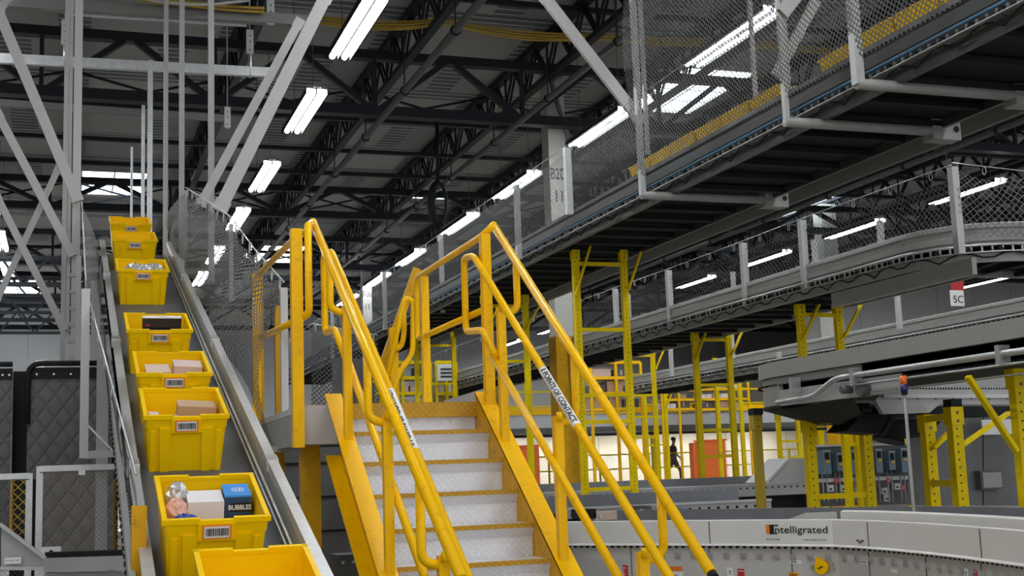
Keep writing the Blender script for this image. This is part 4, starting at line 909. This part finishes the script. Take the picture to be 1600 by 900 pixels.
# printed name on the guard
p, d, n = hit(1197, 828, .004); e, _, _ = hit(1300, 828, .004); L = (e-p).length
q = lambda u, v, s=0: p+d*u+z*v+n*(.0015+s)
text_mesh('ntelligrated', L*.135, lambda u, v: q(L*.13+u, v-.0), align='LEFT', sx=1.33, bold=.0006).build('lettering', INK, FC, label='black word Intelligrated')
m = MB(); h = .030
for u0_, mt_ in ((0, ORI), (L*.055, INK)):
    m = MB(); m.hexa([q(u0_, -h+.005), q(u0_+L*.07, -h+.005), q(u0_+L*.07, h+.005), q(u0_, h+.005)], n*.001)
    if mt_ is INK: m.hexa([q(u0_, h-.005), q(u0_+L*.14, h-.005), q(u0_+L*.14, h+.004), q(u0_, h+.004)], n*.001); m.hexa([q(u0_, -h+.003), q(u0_+L*.12, -h+.003), q(u0_+L*.12, -h+.011), q(u0_, -h+.011)], n*.001)
    m.build('initial', mt_, FC, label='orange and black capital I' if mt_ is ORI else None)
text_mesh('877 315-3400', .018, lambda u, v: q(u, v-.062), align='LEFT').build('lettering', INK, FC); text_mesh('www.intelligrated.com', .018, lambda u, v: q(L*.57+u, v-.062), align='LEFT').build('lettering', INK, FC)
p, d, n = hit(1345, 846, .004); m = MB()
for u in (-.022, 0, .022): m.cyl(p+d*u+z*(.005 if u else -.005), p+d*u+z*(.005 if u else -.005)+n*.012, .007, 6)
m.build('vent', DGREY, FC)
# panel door below left part of the guard
p, d, n = hit(895, 873, -.03); m = MB(); q = lambda u, v: p+d*u+z*v; m.hexa([q(0, -.5), q(.42, -.5), q(.42, .0), q(0, .0)], n*.02); m.build('access_panel', LGREY, FC)
# conveyors behind, running across
def cross(lab, pa, pb, D0, h0, dark=.12, wdt=.7):
    a, b = PY(*pa, D0), PY(*pb, D0); zt = (a.z+b.z)/2; t = thing('cross_conveyor', lab, 'conveyor', (a.x, D0, 0), 'conveyors crossing behind the stair')
    m = MB(); m.box((a.x, D0, zt-h0), (b.x, D0+.03, zt)); m.build('side_frame', GREY, t)
    m = MB(); m.box((a.x, D0-.02, zt-.012), (b.x, D0+.05, zt+.012)); m.build('top_lip', LGREY, t)
    MB().box((a.x, D0+.05, zt-.06), (b.x, D0+wdt, zt-.04)).build('belt', BELT, t); MB().box((a.x, D0+wdt, zt-.15), (b.x, D0+wdt+.04, zt+.12)).build('far_guard', BGUARD, t)
    m = MB(); x = a.x+.05
    while x < b.x: m.box((x, D0-.004, zt-.07), (x+.03, D0+.002, zt-.045)); x += .11
    m.build('roller_end', BLACK, t)['kind'] = 'stuff'
    x = a.x+.3
    while x < b.x: MB().box((x, D0+.1, 0), (x+.07, D0+.17, zt-h0)).build('leg', DGREY, t); x += 2.2
    m = MB(); m.box((a.x, D0+.3, zt-h0-dark), (b.x, D0+.35, zt-h0)); m.build('dark_gear', BLACK, t)
    return t
cross('grey conveyor just beyond the sorter, seen between the stair rails', (884, 790), (1205, 786), 12.2, .10, .35)
cross('grey belt conveyor under the orange barriers', (820, 765), (1290, 758), 17.5, .18, .3)
# low equipment glimpsed between the rails
for k, (px, py, w, h, mt, lab) in enumerate(((918, 803, .18, .09, BLACK, 'dark motor on the frame under the stair rail'), (950, 806, .28, .08, PALE, 'pale cover behind the inner stair rail'), (1008, 800, .14, .12, DGREY, 'dark gearbox between the two right stair rails'), (1072, 803, .07, .12, VFD, 'small green grey switch box behind the lower right rail'))):
    p = PY(px, py, 11.6); t = thing('drive_unit', lab, 'machine', (p.x, 11.6, p.z-h/2), 'drive units behind the sorter'); MB().box((p.x-w/2, 11.6, p.z-h/2), (p.x+w/2, 11.8, p.z+h/2)).build('body', mt, t); MB().cyl((p.x-w*.3, 11.58, p.z), (p.x-w*.3, 11.6, p.z), h*.25, 10).build('cap', GAL, t)
# grey hopper
t = thing('grey_hopper', 'grey sloping sheet metal hopper left of the motor controllers', 'hopper', PY(1230, 755, 14))
MB().hexa([PY(1196, 754, 14), PY(1262, 754, 14), PY(1262, 716, 14), PY(1232, 716, 14)], (0, .5, 0)).build('body', GREY, t); MB().bar(PY(1196, 754, 13.98), PY(1232, 716, 13.98), .03, .03).build('edge_flange', LGREY, t)
# motor controllers
t = thing('controller_board', 'grey steel board carrying a row of motor controllers', 'board', PY(1365, 790, 13.8))
MB().hexa([PY(1272, 792, 13.8), PY(1452, 786, 13.8), PY(1446, 692, 13.8), PY(1274, 697, 13.8)], (0, .08, 0)).build('back_board', mat('slate_board', (.10, .105, .11), .5), t)
MB().bar(PY(1272, 697, 13.77), PY(1448, 693, 13.77), .03, .025).build('top_rail', LGREY, t); MB().hexa([PY(1276, 754, 13.78), PY(1452, 748, 13.78), PY(1452, 742, 13.78), PY(1276, 748, 13.78)], (0, .01, 0)).build('label_strip', LABEL, t)
for k, (px, y0, y1, w) in enumerate(((1287, 704, 741, 14), (1307, 708, 736, 11), (1330, 704, 741, 13), (1346, 707, 734, 11), (1368, 702, 739, 13), (1388, 705, 734, 12), (1408, 701, 738, 14), (1430, 704, 732, 12))):
    a, b = PY(px-w/2, y0, 13.7), PY(px+w/2, y1, 13.7)
    t = thing('motor_controller', 'blue grey motor controller on the grey board, %s from the left' % ORD[k], 'controller', ((a.x+b.x)/2, 13.7, b.z), 'motor controllers'); xc = (a.x+b.x)/2
    MB().box((a.x, 13.62, b.z), (b.x, 13.79, a.z)).build('body', VFD, t); MB().box((xc-w*.0022, 13.612, a.z-.11), (xc+w*.0022, 13.622, a.z-.03)).build('display', BLACK, t)
    MB().box((xc-.015, 13.612, a.z-.15), (xc+.03, 13.622, a.z-.125)).build('keypad_label', YEL, t); MB().box((a.x, 13.61, a.z-.012), (b.x, 13.62, a.z)).build('top_edge', LGREY, t)
    m = MB()
    for dx in (-.03, .03): m.cyl((xc+dx, 13.7, PY(px, 785, 13.7).z), (xc+dx, 13.7, b.z), .009, 6)
    m.build('conduit', GAL, t)
for k, (px, py) in enumerate(((1307, 751), (1388, 751), (1430, 747), (1411, 762), (1366, 762))):
    p = PY(px, py, 13.6); t = thing('lockout_sticker', 'red ringed round sticker below the controllers, %s' % ORD[k], 'sticker', p, 'round stickers'); MB().cyl(p, p+V((0, -.006, 0)), .034, 14).build('disc', REDI, t); MB().cyl(p+V((0, -.006, 0)), p+V((0, -.008, 0)), .022, 12).build('centre', mat('pink_print', (.6, .2, .2), .5), t)
for k, (px, py) in enumerate(((1298, 763), (1318, 763), (1341, 767), (1348, 778), (1382, 767), (1386, 778), (1402, 760), (1424, 760), (1440, 762))):
    p = PY(px, py, 13.75); t = thing('wall_notice', 'small white notice on the controller board, %s' % ORD[k], 'notice', p, 'notices on the controller board'); MB().box((p.x-.04, 13.74, p.z-.04), (p.x+.04, 13.78, p.z+.04)).build('sheet', LABEL, t); MB().box((p.x-.025, 13.735, p.z-.02), (p.x+.01, 13.741, p.z-.0)).build('print', INK, t)
# grey cabinets at right behind the frames
t = thing('grey_cabinet', 'tall dark grey cabinet wall behind the right hand yellow frames', 'cabinet', PY(1530, 780, 11.5))
for x0, x1 in ((1455, 1495), (1497, 1535), (1537, 1600), (1602, 1660)): MB().hexa([PY(x0, 790, 11.5), PY(x1, 790, 11.5), PY(x1, 640, 11.5), PY(x0, 640, 11.5)], (0, .4, 0)).build('panel', mat('cabinet_grey', (.13, .13, .13), .5), t)
p = PY(1545, 750, 11.45); t = thing('junction_box', 'flat grey box on the dark cabinet', 'box', p); MB().box((p.x-.14, 11.40, p.z-.10), (p.x+.14, 11.5, p.z+.10)).build('box_body', DGREY, t); MB().box((p.x-.12, 11.39, p.z-.08), (p.x+.12, 11.40, p.z+.08)).build('cover', CGREY, t)
p = PY(1562, 667, 11.3); t = thing('wall_sign', 'long white sign with faded print behind the crossed braces', 'sign', p); MB().box((p.x-.22, 11.30, p.z-.08), (p.x+.25, 11.32, p.z+.08)).build('board', LABEL, t)
# red and white cross aisle sign
p = PY(1497, 452, 20); t = thing('aisle_sign', 'red over white hanging sign under the middle right conveyor', 'sign', p); MB().box((p.x-.14, 20, p.z-.02), (p.x+.14, 20.02, p.z+.25)).build('upper_panel', REDI, t); MB().box((p.x-.18, 20, p.z-.32), (p.x+.12, 20.02, p.z-.02)).build('lower_panel', LABEL, t); text_mesh('5C', .2, lambda u, v: (p.x-.02+u, 19.99, p.z-.2+v)).build('lettering', INK, t); MB().cyl((p.x, 20.01, p.z+.25), (p.x, 20.01, 9.9), .01, 5).build('hanger', DGREY, t)
# ================================================================== walkway beyond and its person
zf = 1.08
struct(MB().box((10, 43.5, zf-.25), (45, 59.9, zf)).build('floor_mezzanine', CONC))
struct(MB().box((10, 43.45, zf-.3), (45, 43.5, zf+.10)).build('trim_1', YEL))
def fence(lab, x0, x1, Y, z0, h, mt, step=2.0, name='mesh_railing'):
    t = thing(name, lab, 'railing', (x0, Y, z0), 'yellow mesh railings')
    for z in (h, h*.5, .06): MB().bar((x0, Y, z0+z), (x1, Y, z0+z), .05, .05).build('rail', mt, t)
    x = x0
    while x <= x1+.01: MB().box((x-.03, Y-.03, z0), (x+.03, Y+.03, z0+h)).build('post', mt, t); x += step
    m = MB(); m.uv = [(0, 0), (x1-x0, 0), (x1-x0, h), (0, h)]; m._add([(x0, Y, z0), (x1, Y, z0), (x1, Y, z0+h), (x0, Y, z0+h)], [(0, 1, 2, 3)]); m.build('mesh', WIREW, t)
fence('long yellow mesh railing in front of the walking person', 12.5, 36, 44.0, zf+.1, 1.05, RACK)
# upper walkway beam
za, zb_, zc, zd = (PY(1000, y, 40).z for y in (635, 645, 665, 672))
t = thing('walkway_edge', 'yellow edge beam over a grey girder, high beyond the frames', 'beam', (14, 40, zd), None)
MB().box((13.0, 40, zb_), (26, 40.3, za)).build('edge_plate', YEL, t); MB().box((13.0, 40.05, zc), (26, 40.25, zb_)).build('girder', LGREY, t); MB().box((13, 40.05, zd), (26, 44, zc)).build('underside', DGREY, t); MB().cyl((12, 39.9, zd-.12), (27, 39.9, zd-.12), .05, 6).build('pipe', BLACK, t)
for x in (13.2, 19, 25.5): MB().box((x-.12, 40.1, 0), (x+.12, 40.34, zd)).build('column', RACK, t)
fence('yellow railing on the upper walkway edge', 13, 26, 40.1, za, 1.1, RACK, 1.3, 'walkway_railing')
struct(MB().box((12, 45, 3.80), (44, 59.9, 3.9)).build('ceiling_walkway', DGREY))
L1 = light_fix(.12); L1.location = (12.6, 48, 3.68); L1.rotation_euler = (0, 0, math.pi/2); L1['label'] = 'strip light below the upper walkway, leftmost'; L1['group'] = 'strip lights below the walkway'
for k, X in enumerate((14, 17.5, 21, 24.5, 28, 31.5, 35)): dup(L1, (X, 51, 3.68), 'strip light below the upper walkway, %s from the left' % ORD[k], 'strip lights below the walkway', rot=(0, 0, math.pi/2))
for k, X in enumerate((13, 16.5, 20, 23.5, 27, 30.5, 34)): dup(L1, (X, 56.0, 3.68), 'strip light deep below the upper walkway, %s from the left' % ORD[k], 'strip lights below the walkway', rot=(0, 0, math.pi/2)); dup(L1, (X, 58.2, 3.68), 'added strip light brightening the pale wall below the walkway, %s from the left' % ORD[k], 'strip lights below the walkway', rot=(0, 0, math.pi/2))  # the row nearest the wall is added, unseen, to brighten it
# orange barriers
def barrier(lab, x0, y0, x1, y1, D, leg):
    a, b = PY(x0, y1, D), PY(x1, y0, D); t = thing('orange_barrier', lab, 'barrier', (a.x, D, zf), 'orange barriers')
    MB().box((a.x, D, a.z), (b.x, D+.12, b.z)).build('panel', ORANGE, t); MB().box((a.x-.12, D+.03, a.z+.1), (a.x, D+.3, b.z-.05)).build('side_panel', ORANGE, t)
    m = MB(); m.bar((a.x-.1, D-.01, b.z), (b.x+.05, D-.01, b.z+.02), .04, .06); m.build('top_edge', ORANGE, t)
    if leg: MB().box((b.x-.55, D, a.z-.75), (b.x-.25, D+.1, a.z)).build('foot', ORANGE, t)
barrier('tall orange barrier board right of the walking person', 1092, 688, 1133, 755, 36, True)
barrier('orange barrier board partly hidden by the stair side', 797, 697, 842, 760, 36, False)
# ---- person
def skin(name, verts, edges, radii, mt, parent, sub=2):
    me = bpy.data.meshes.new(name); me.from_pydata([Vector(v) for v in verts], edges, []); me.materials.append(mt)
    o = bpy.data.objects.new(name, me); COL.objects.link(o); o.parent = parent
    sm = o.modifiers.new('skin', 'SKIN'); me.skin_vertices or 0
    for v, r in zip(me.skin_vertices[0].data, radii): v.radius = (r, r) if not isinstance(r, tuple) else r
    me.skin_vertices[0].data[0].use_root = True; sm.use_smooth_shade = True
    o.modifiers.new('sub', 'SUBSURF').levels = sub; o.modifiers['sub'].render_levels = sub; return o
def chain(V_, E_, R_2, start, pts):
    prev = start
    for p, r in pts: V_.append(p); R_2.append(r); E_.append((prev, len(V_)-1)); prev = len(V_)-1
    return prev
pp = PY(1054, 755, 46.5)
PT = thing('person', 'person in dark top and shorts walking right beyond the railing', 'person', (pp.x, 46.5, zf+.0))
# walking towards +x ; y is sideways
V_ = [(0, 0, .95)]; E_ = []; R2 = [.125]
ch = chain(V_, E_, R2, 0, [((.0, 0, 1.10), .115), ((.01, 0, 1.28), .14), ((.02, 0, 1.42), .13), ((.03, 0, 1.50), .06), ((.05, 0, 1.57), .055)])
head = chain(V_, E_, R2, ch, [((.06, 0, 1.66), .085), ((.055, 0, 1.73), .085)])
chain(V_, E_, R2, ch+1, [((.145, 0, 1.655), .018)])
for s, fr in ((-1, 1), (1, -1)):
    k = chain(V_, E_, R2, 3, [((.01, s*.18, 1.40), .06), ((-.03+.06*fr, s*.22, 1.13), .045), ((.16*fr+.08, s*.20, .95), .03), ((.19*fr+.10, s*.19, .92), .028)])
    hx = V_[k]
    for j in range(4): chain(V_, E_, R2, k, [((hx[0]+.05, hx[1]+(j-1.5)*.02, hx[2]-.015), .009), ((hx[0]+.075, hx[1]+(j-1.5)*.02, hx[2]-.04-.004*(j % 2)), .008)])
    chain(V_, E_, R2, k, [((hx[0]+.02, hx[1]-s*.035, hx[2]+.01), .010)])
    chain(V_, E_, R2, 0, [((.03*fr, s*.09, .86), .10), ((.20*fr+.03, s*.10, .50), .062), ((.30*fr-.06, s*.10, .12), .038), ((.32*fr-.07, s*.10, .05), .036), ((.32*fr+.10, s*.10, .035), .03)])
skin('body', V_, E_, R2, SKIN, PT)
skin('shirt', [(0, 0, 1.0), (0, 0, 1.12), (.01, 0, 1.28), (.02, 0, 1.42), (.02, 0, 1.47), (.01, -.18, 1.40), (.02, -.21, 1.22), (.01, .18, 1.40), (-.05, .21, 1.22)], [(0, 1), (1, 2), (2, 3), (3, 4), (3, 5), (5, 6), (3, 7), (7, 8)], [.14, .135, .155, .145, .07, .078, .07, .078, .07], CLOTH, PT)
skin('shorts', [(0, 0, 1.0), (0, 0, .92), (.03, -.09, .84), (.14, -.10, .58), (-.03, .09, .84), (-.12, .10, .58)], [(0, 1), (1, 2), (2, 3), (1, 4), (4, 5)], [.135, .14, .115, .10, .115, .10], mat('dark_shorts', (.05, .045, .05), .8), PT)
m = MB().sph((.045, 0, 1.735), .095, 8, (1.08, .95, .85)); hr = m.build('hair', HAIR); hr.parent = PT
for s in (-1, 1): MB().hexa([(pp.x+(.30*s*-1)-.12, 46.5+s*.10-.05, zf), (pp.x+(.32*s*-1)+.14, 46.5+s*.10-.05, zf), (pp.x+(.32*s*-1)+.14, 46.5+s*.10-.05, zf+.05), (pp.x+(.30*s*-1)-.12, 46.5+s*.10-.05, zf+.10)], (0, .1, 0)).build('shoe', BLACK, PT)
# ================================================================== storage behind the landing
SG = 'yellow storage racks behind the landing'
for k, (x0, x1, yt, yb, D) in enumerate(((585, 672, 566, 640, 30), (683, 712, 566, 640, 30), (715, 780, 580, 640, 34), (925, 1000, 566, 640, 30), (1035, 1085, 595, 640, 38), (1093, 1168, 592, 640, 38))):
    a, b = PY(x0, yb, D), PY(x1, yt, D); t = thing('storage_rack', 'yellow storage rack on the upper walkway, %s from the left' % ORD[k], 'rack', (a.x, D, 0), SG)
    n = max(2, int((b.x-a.x)/.5)); m = None
    for i in range(n+1):
        x = a.x+(b.x-a.x)*i/n; MB().box((x-.035, D-.03, 0), (x+.035, D+.03, b.z)).build('upright', RACK if k < 3 else YEL, t)
    for i in range(4): z = a.z+(b.z-a.z)*i/3; MB().box((a.x, D-.02, z-.04), (b.x, D+.02, z+.04)).build('shelf_beam', RACK if k < 3 else YEL, t); MB().box((a.x, D+.02, z-.02), (b.x, D+.9, z+.02)).build('shelf', PALE, t)
    rr = random.Random(k+5)
    for i in range(3):
        x = a.x+.1; z = a.z+(b.z-a.z)*i/3+.022; hh = (b.z-a.z)/3*.85; j = 0
        while x < b.x-.3:
            w = rr.uniform(.3, .6); w = min(w, b.x-x-.05); h = hh*rr.uniform(.5, .95)
            if rr.random() < .8:
                tt = thing('carton', '%s carton on %s shelf of the %s storage rack, place %s' % (rr.choice(['brown', 'pale']), ['the lowest', 'the middle', 'the top'][i], ORD[k], ORD[j]), 'box', (x, D+.1, z), 'cartons on the far storage racks')
                MB().box((x, D+.08, z), (x+w, D+.7, z+h)).build('box_body', rr.choice([CARD, PALE, LABEL, DGREY]), tt); MB().box((x+w*.45, D+.078, z+h*.3), (x+w*.55, D+.081, z+h)).build('tape', PALE, tt)
            x += w+.05; j += 1
p = PY(697, 582, 29.5); t = thing('poster', 'framed black and white poster on the rack behind the landing', 'poster', p); MB().box((p.x-.22, 29.5, p.z-.2), (p.x+.22, 29.53, p.z+.2)).build('sheet', LABEL, t); m = MB()
for k in range(3): m.box((p.x-.14, 29.49, p.z-.12+.09*k), (p.x+.14, 29.5, p.z-.08+.09*k))
m.build('print', INK, t)
t = thing('caged_walkway', 'dark equipment mass under the high conveyor at left behind the stair', 'machine', PY(500, 700, 24))
net('safety_net', 'dark net with hanging rings seen behind the left stair posts', [PY(486, 512, 15), PY(590, 530, 15)], [PY(486, 640, 15), PY(590, 650, 15)], 20, 6, NET, .02, V((0, -.04, 0)), True, 8)
for x0, y0, x1, y1 in ((530, 560, 585, 690), (455, 640, 560, 760)):
    a, b = PY(x0, y1, 24), PY(x1, y0, 24); MB().box((a.x, 24, max(0, a.z)), (b.x, 24.6, b.z)).build('dark_unit', BLACK if x0 != 530 else DGREY, t)
# grey slatted wall under the landing
struct(MB().box((1.05, 11.5, 0), (2.62, 11.6, 1.95)).build('wall_underlanding', mat('dark_panel_wall', (.12, .12, .12), .6)))
m = MB()
for k in range(6): m.box((1.05, 11.48, .3+.3*k), (2.62, 11.5, .32+.3*k))
struct(m.build('trim_2', BLACK))
for k, (x0, x1, y0, y1) in enumerate(((528, 560, 866, 905), (566, 590, 866, 905))):
    a, b = PY(x0, y1, 8.9), PY(x1, y0, 8.9); t = thing('machine_block', 'dark bolted steel block low under the stair, %s' % ('left' if k == 0 else 'right'), 'machine', (a.x, 8.9, a.z-.3), 'steel blocks under the stair'); MB().box((a.x, 8.9, a.z-.3), (b.x, 9.2, b.z)).build('block', DGREY, t)
    m = MB()
    for u in (.25, .75): m.cyl((a.x+(b.x-a.x)*u, 8.89, b.z-.05), (a.x+(b.x-a.x)*u, 8.9, b.z-.05), .012, 8)
    m.build('bolt', GAL, t)
# ================================================================== lower left: quilted sound curtains and guards
for k, (x0, x1, y0, y1, D) in enumerate(((-40, 20, 580, 890, 10.4), (41, 176, 578, 745, 10.2), (62, 178, 728, 862, 10.0))):
    a, b = PY(x0, y1, D), PY(x1, y0, D); t = thing('quilted_curtain', ['quilted grey sound curtain cut by the left edge', 'large quilted grey sound curtain, upper', 'quilted grey panel behind the aluminium frame, lower'][k], 'curtain', (a.x, D, a.z), 'quilted sound curtains')
    MB().box((a.x, D, a.z-.02), (b.x, D+.03, b.z)).build('quilt', QUILT if k < 2 else QUILTB, t)
    if k < 2:
        MB().box((a.x, D-.02, b.z-.06), (b.x, D, b.z+.02)).build('top_hem', BLACK, t); MB().tube(fillet([(a.x, D-.03, b.z-.4), (a.x, D-.03, b.z+.05), (b.x, D-.03, b.z+.05)], .1), .02, 8).build('curtain_pipe', BLACK, t)
        for j in range(5): MB().cyl((a.x+(b.x-a.x)*(j+.5)/5, D-.024, b.z-.03), (a.x+(b.x-a.x)*(j+.5)/5, D-.019, b.z-.03), .008, 8).build('grommet', GAL, t)
a, b = PY(14, 905, 10.6), PY(64, 580, 10.6); tag(MB().box((a.x, 10.6, a.z), (b.x, 10.63, b.z)).build('dark_gap_sheet', BLACK), 'black sheet standing in for the dark gap between the two quilted curtains', 'curtain')  # black sheet paints the shade in the gap between the curtains
a, b = PY(160, 905, 10.6), PY(186, 590, 10.6); tag(MB().box((a.x, 10.6, a.z), (b.x, 10.63, b.z)).build('dark_gap_sheet', BLACK), 'black sheet standing in for the dark gap right of the large quilted curtain', 'curtain')  # second black sheet, painting the darkness beside the large curtain
def frame(lab, x0, y0, x1, y1, D, mullions=()):
    a, b = PY(x0, y1, D), PY(x1, y0, D); t = thing('guard_frame', lab, 'frame', (a.x, D, a.z), 'aluminium machine guards')
    for z in (b.z, ): MB().bar((a.x, D, z), (b.x, D, z), .045, .045).build('rail', ALU, t); MB().bar((a.x, D, z-.022), (b.x, D, z-.022), .05, .008).build('slot', DGREY, t)
    for x in (a.x, b.x)+tuple(PY(q, y0, D).x for q in mullions): MB().box((x-.022, D-.022, 0), (x+.022, D+.022, b.z+.02)).build('upright', ALU, t)
    m = MB(); m.uv = [(0, 0), (b.x-a.x, 0), (b.x-a.x, b.z), (0, b.z)]; m._add([(a.x, D, 0), (b.x, D, 0), (b.x, D, b.z), (a.x, D, b.z)], [(0, 1, 2, 3)]); m.build('mesh', NETX, t)
frame('aluminium framed mesh guard below the rising belt', 60, 729, 200, 862, 9.4)
frame('aluminium framed mesh guard at the left edge', -30, 744, 46, 862, 9.6)
for k, (x0, x1) in enumerate(((17, 40), (178, 206))):
    a, b = PY(x0, 862, 10.1), PY(x1, 748, 10.1); t = thing('wire_fence', 'yellow wire mesh strip behind the guards, %s' % ('left' if k == 0 else 'right'), 'mesh', (a.x, 10.1, a.z), 'yellow wire strips'); m = MB(); m.uv = [(0, 0), (b.x-a.x, 0), (b.x-a.x, b.z-a.z), (0, b.z-a.z)]; m._add([(a.x, 10.1, a.z), (b.x, 10.1, a.z), (b.x, 10.1, b.z), (a.x, 10.1, b.z)], [(0, 1, 2, 3)]); m.build('wire_mesh', WIRE, t); MB().box((a.x-.01, 10.1, a.z), (a.x+.01, 10.13, b.z)).build('edge', YELB, t)
t = thing('cross_beam', 'grey beam with black top strip at the lower left', 'beam', PY(70, 890, 8.6))
MB().hexa([PY(69, 893, 8.6), PY(206, 891, 8.6), PY(206, 868, 8.6), PY(69, 872, 8.6)], (0, .15, 0)).build('web', GREY, t); MB().hexa([PY(70, 871, 8.62), PY(206, 867, 8.62), PY(206, 859, 8.62), PY(70, 864, 8.62)], (0, .12, 0)).build('black_strip', BLACK, t)
MB().hexa([PY(69, 905, 8.7), PY(206, 905, 8.7), PY(206, 894, 8.7), PY(69, 896, 8.7)], (0, .15, 0)).build('lower_web', GREY, t)
t = thing('chute_plate', 'pale triangular chute plate with a white label, bottom left corner', 'plate', PY(30, 890, 8.2))
MB().hexa([PY(2, 888, 8.2), PY(68, 888, 8.2), PY(68, 870, 8.2), PY(2, 820, 8.2)], (0, .01, 0)).build('sheet', GREY, t); MB().bar(PY(0, 819, 8.17), PY(71, 872, 8.17), .05, .02).build('top_flange', LGREY, t); MB().bar(PY(0, 888, 8.17), PY(68, 888, 8.17), .03, .02).build('bottom_flange', LGREY, t)
p = PY(20, 876, 8.15); lb2 = MB().box((p.x-.045, 8.15, p.z-.018), (p.x+.045, 8.16, p.z+.018)).build('label', LABEL, t); text_mesh('DO NOT LIFT', .013, lambda u, v: (p.x+u, 8.148, p.z+v)).build('lettering', INK, lb2)
p = PY(80, 861, 9.0); t = thing('sensor_box', 'small white sensor bracket on the black strip', 'sensor', p); MB().box((p.x-.06, 8.9, p.z-.02), (p.x+.06, 8.95, p.z+.03)).build('bracket', LABEL, t); MB().cyl((p.x, 8.88, p.z), (p.x, 8.9, p.z), .012, 8).build('lens', BLACK, t)
p = PY(128, 738, 9.35); tag(MB().box((p.x-.022, 9.35, p.z-.018), (p.x+.022, 9.36, p.z+.018)).build('paper_label', LABEL), 'small pale label on the guard frame top', 'label')
p = PY(203, 752, 8.4); t = thing('cable_reel', 'black round cable coil under the left belt rail', 'cable', p); MB().tube([p+V((.05*math.cos(a), .02*math.sin(2*a), .05*math.sin(a))) for a in [2*math.pi*s/16 for s in range(16)]], .025, 6, closed=True).build('coil', BLACK, t); MB().tube([p, p+V((.06, 0, -.15)), p+V((.07, -.3, -.35))], .012, 6).build('tail', BLACK, t)
# brackets stacked along the left post pair
t = thing('bracket_column', 'column of small grey brackets beside the left net', 'bracket', PY(115, 560, 13.0))
for k in range(7):
    y = 430+26*k; MB().bar(PY(106, y, 13.0), PY(128, y, 13.0), .05, .03).build('bracket_arm', GREY, t)
MB().box((PY(118, 500, 12.95).x, 12.95, PY(118, 575, 12.95).z), (PY(126, 500, 12.95).x, 13.0, PY(126, 400, 12.95).z)).build('back_strip', LGREY, t)
# far left white machine box
p = PY(65, 568, 24); t = thing('far_control_box', 'pale control box far off above the quilted curtains', 'box', p); MB().box((p.x-.25, 24, p.z-.15), (p.x+.25, 24.2, p.z+.12)).build('box_body', GREY, t); MB().box((p.x-.1, 23.98, p.z-.08), (p.x+.05, 24, p.z+.06)).build('panel', LABEL, t)
for k, (y, D) in enumerate(((445, 30), (500, 33), (470, 36), (520, 40))):
    z = PY(50, y, D).z; t = thing('low_truss', 'flat dark truss in the far left background, %s' % ORD[k], 'truss', (-6, D, z), 'far left trusses')
    for dz in (0, .6): MB().bar((-9, D, z+dz), (2.2, D, z+dz), .09).build('chord', TRUSS, t)
    m = MB()
    for j in range(11): m.bar((-9+j, D, z), (-8.5+j, D, z+.6), .05); m.bar((-8.5+j, D, z+.6), (-8+j, D, z), .05)
    m.build('web', TRUSS, t)
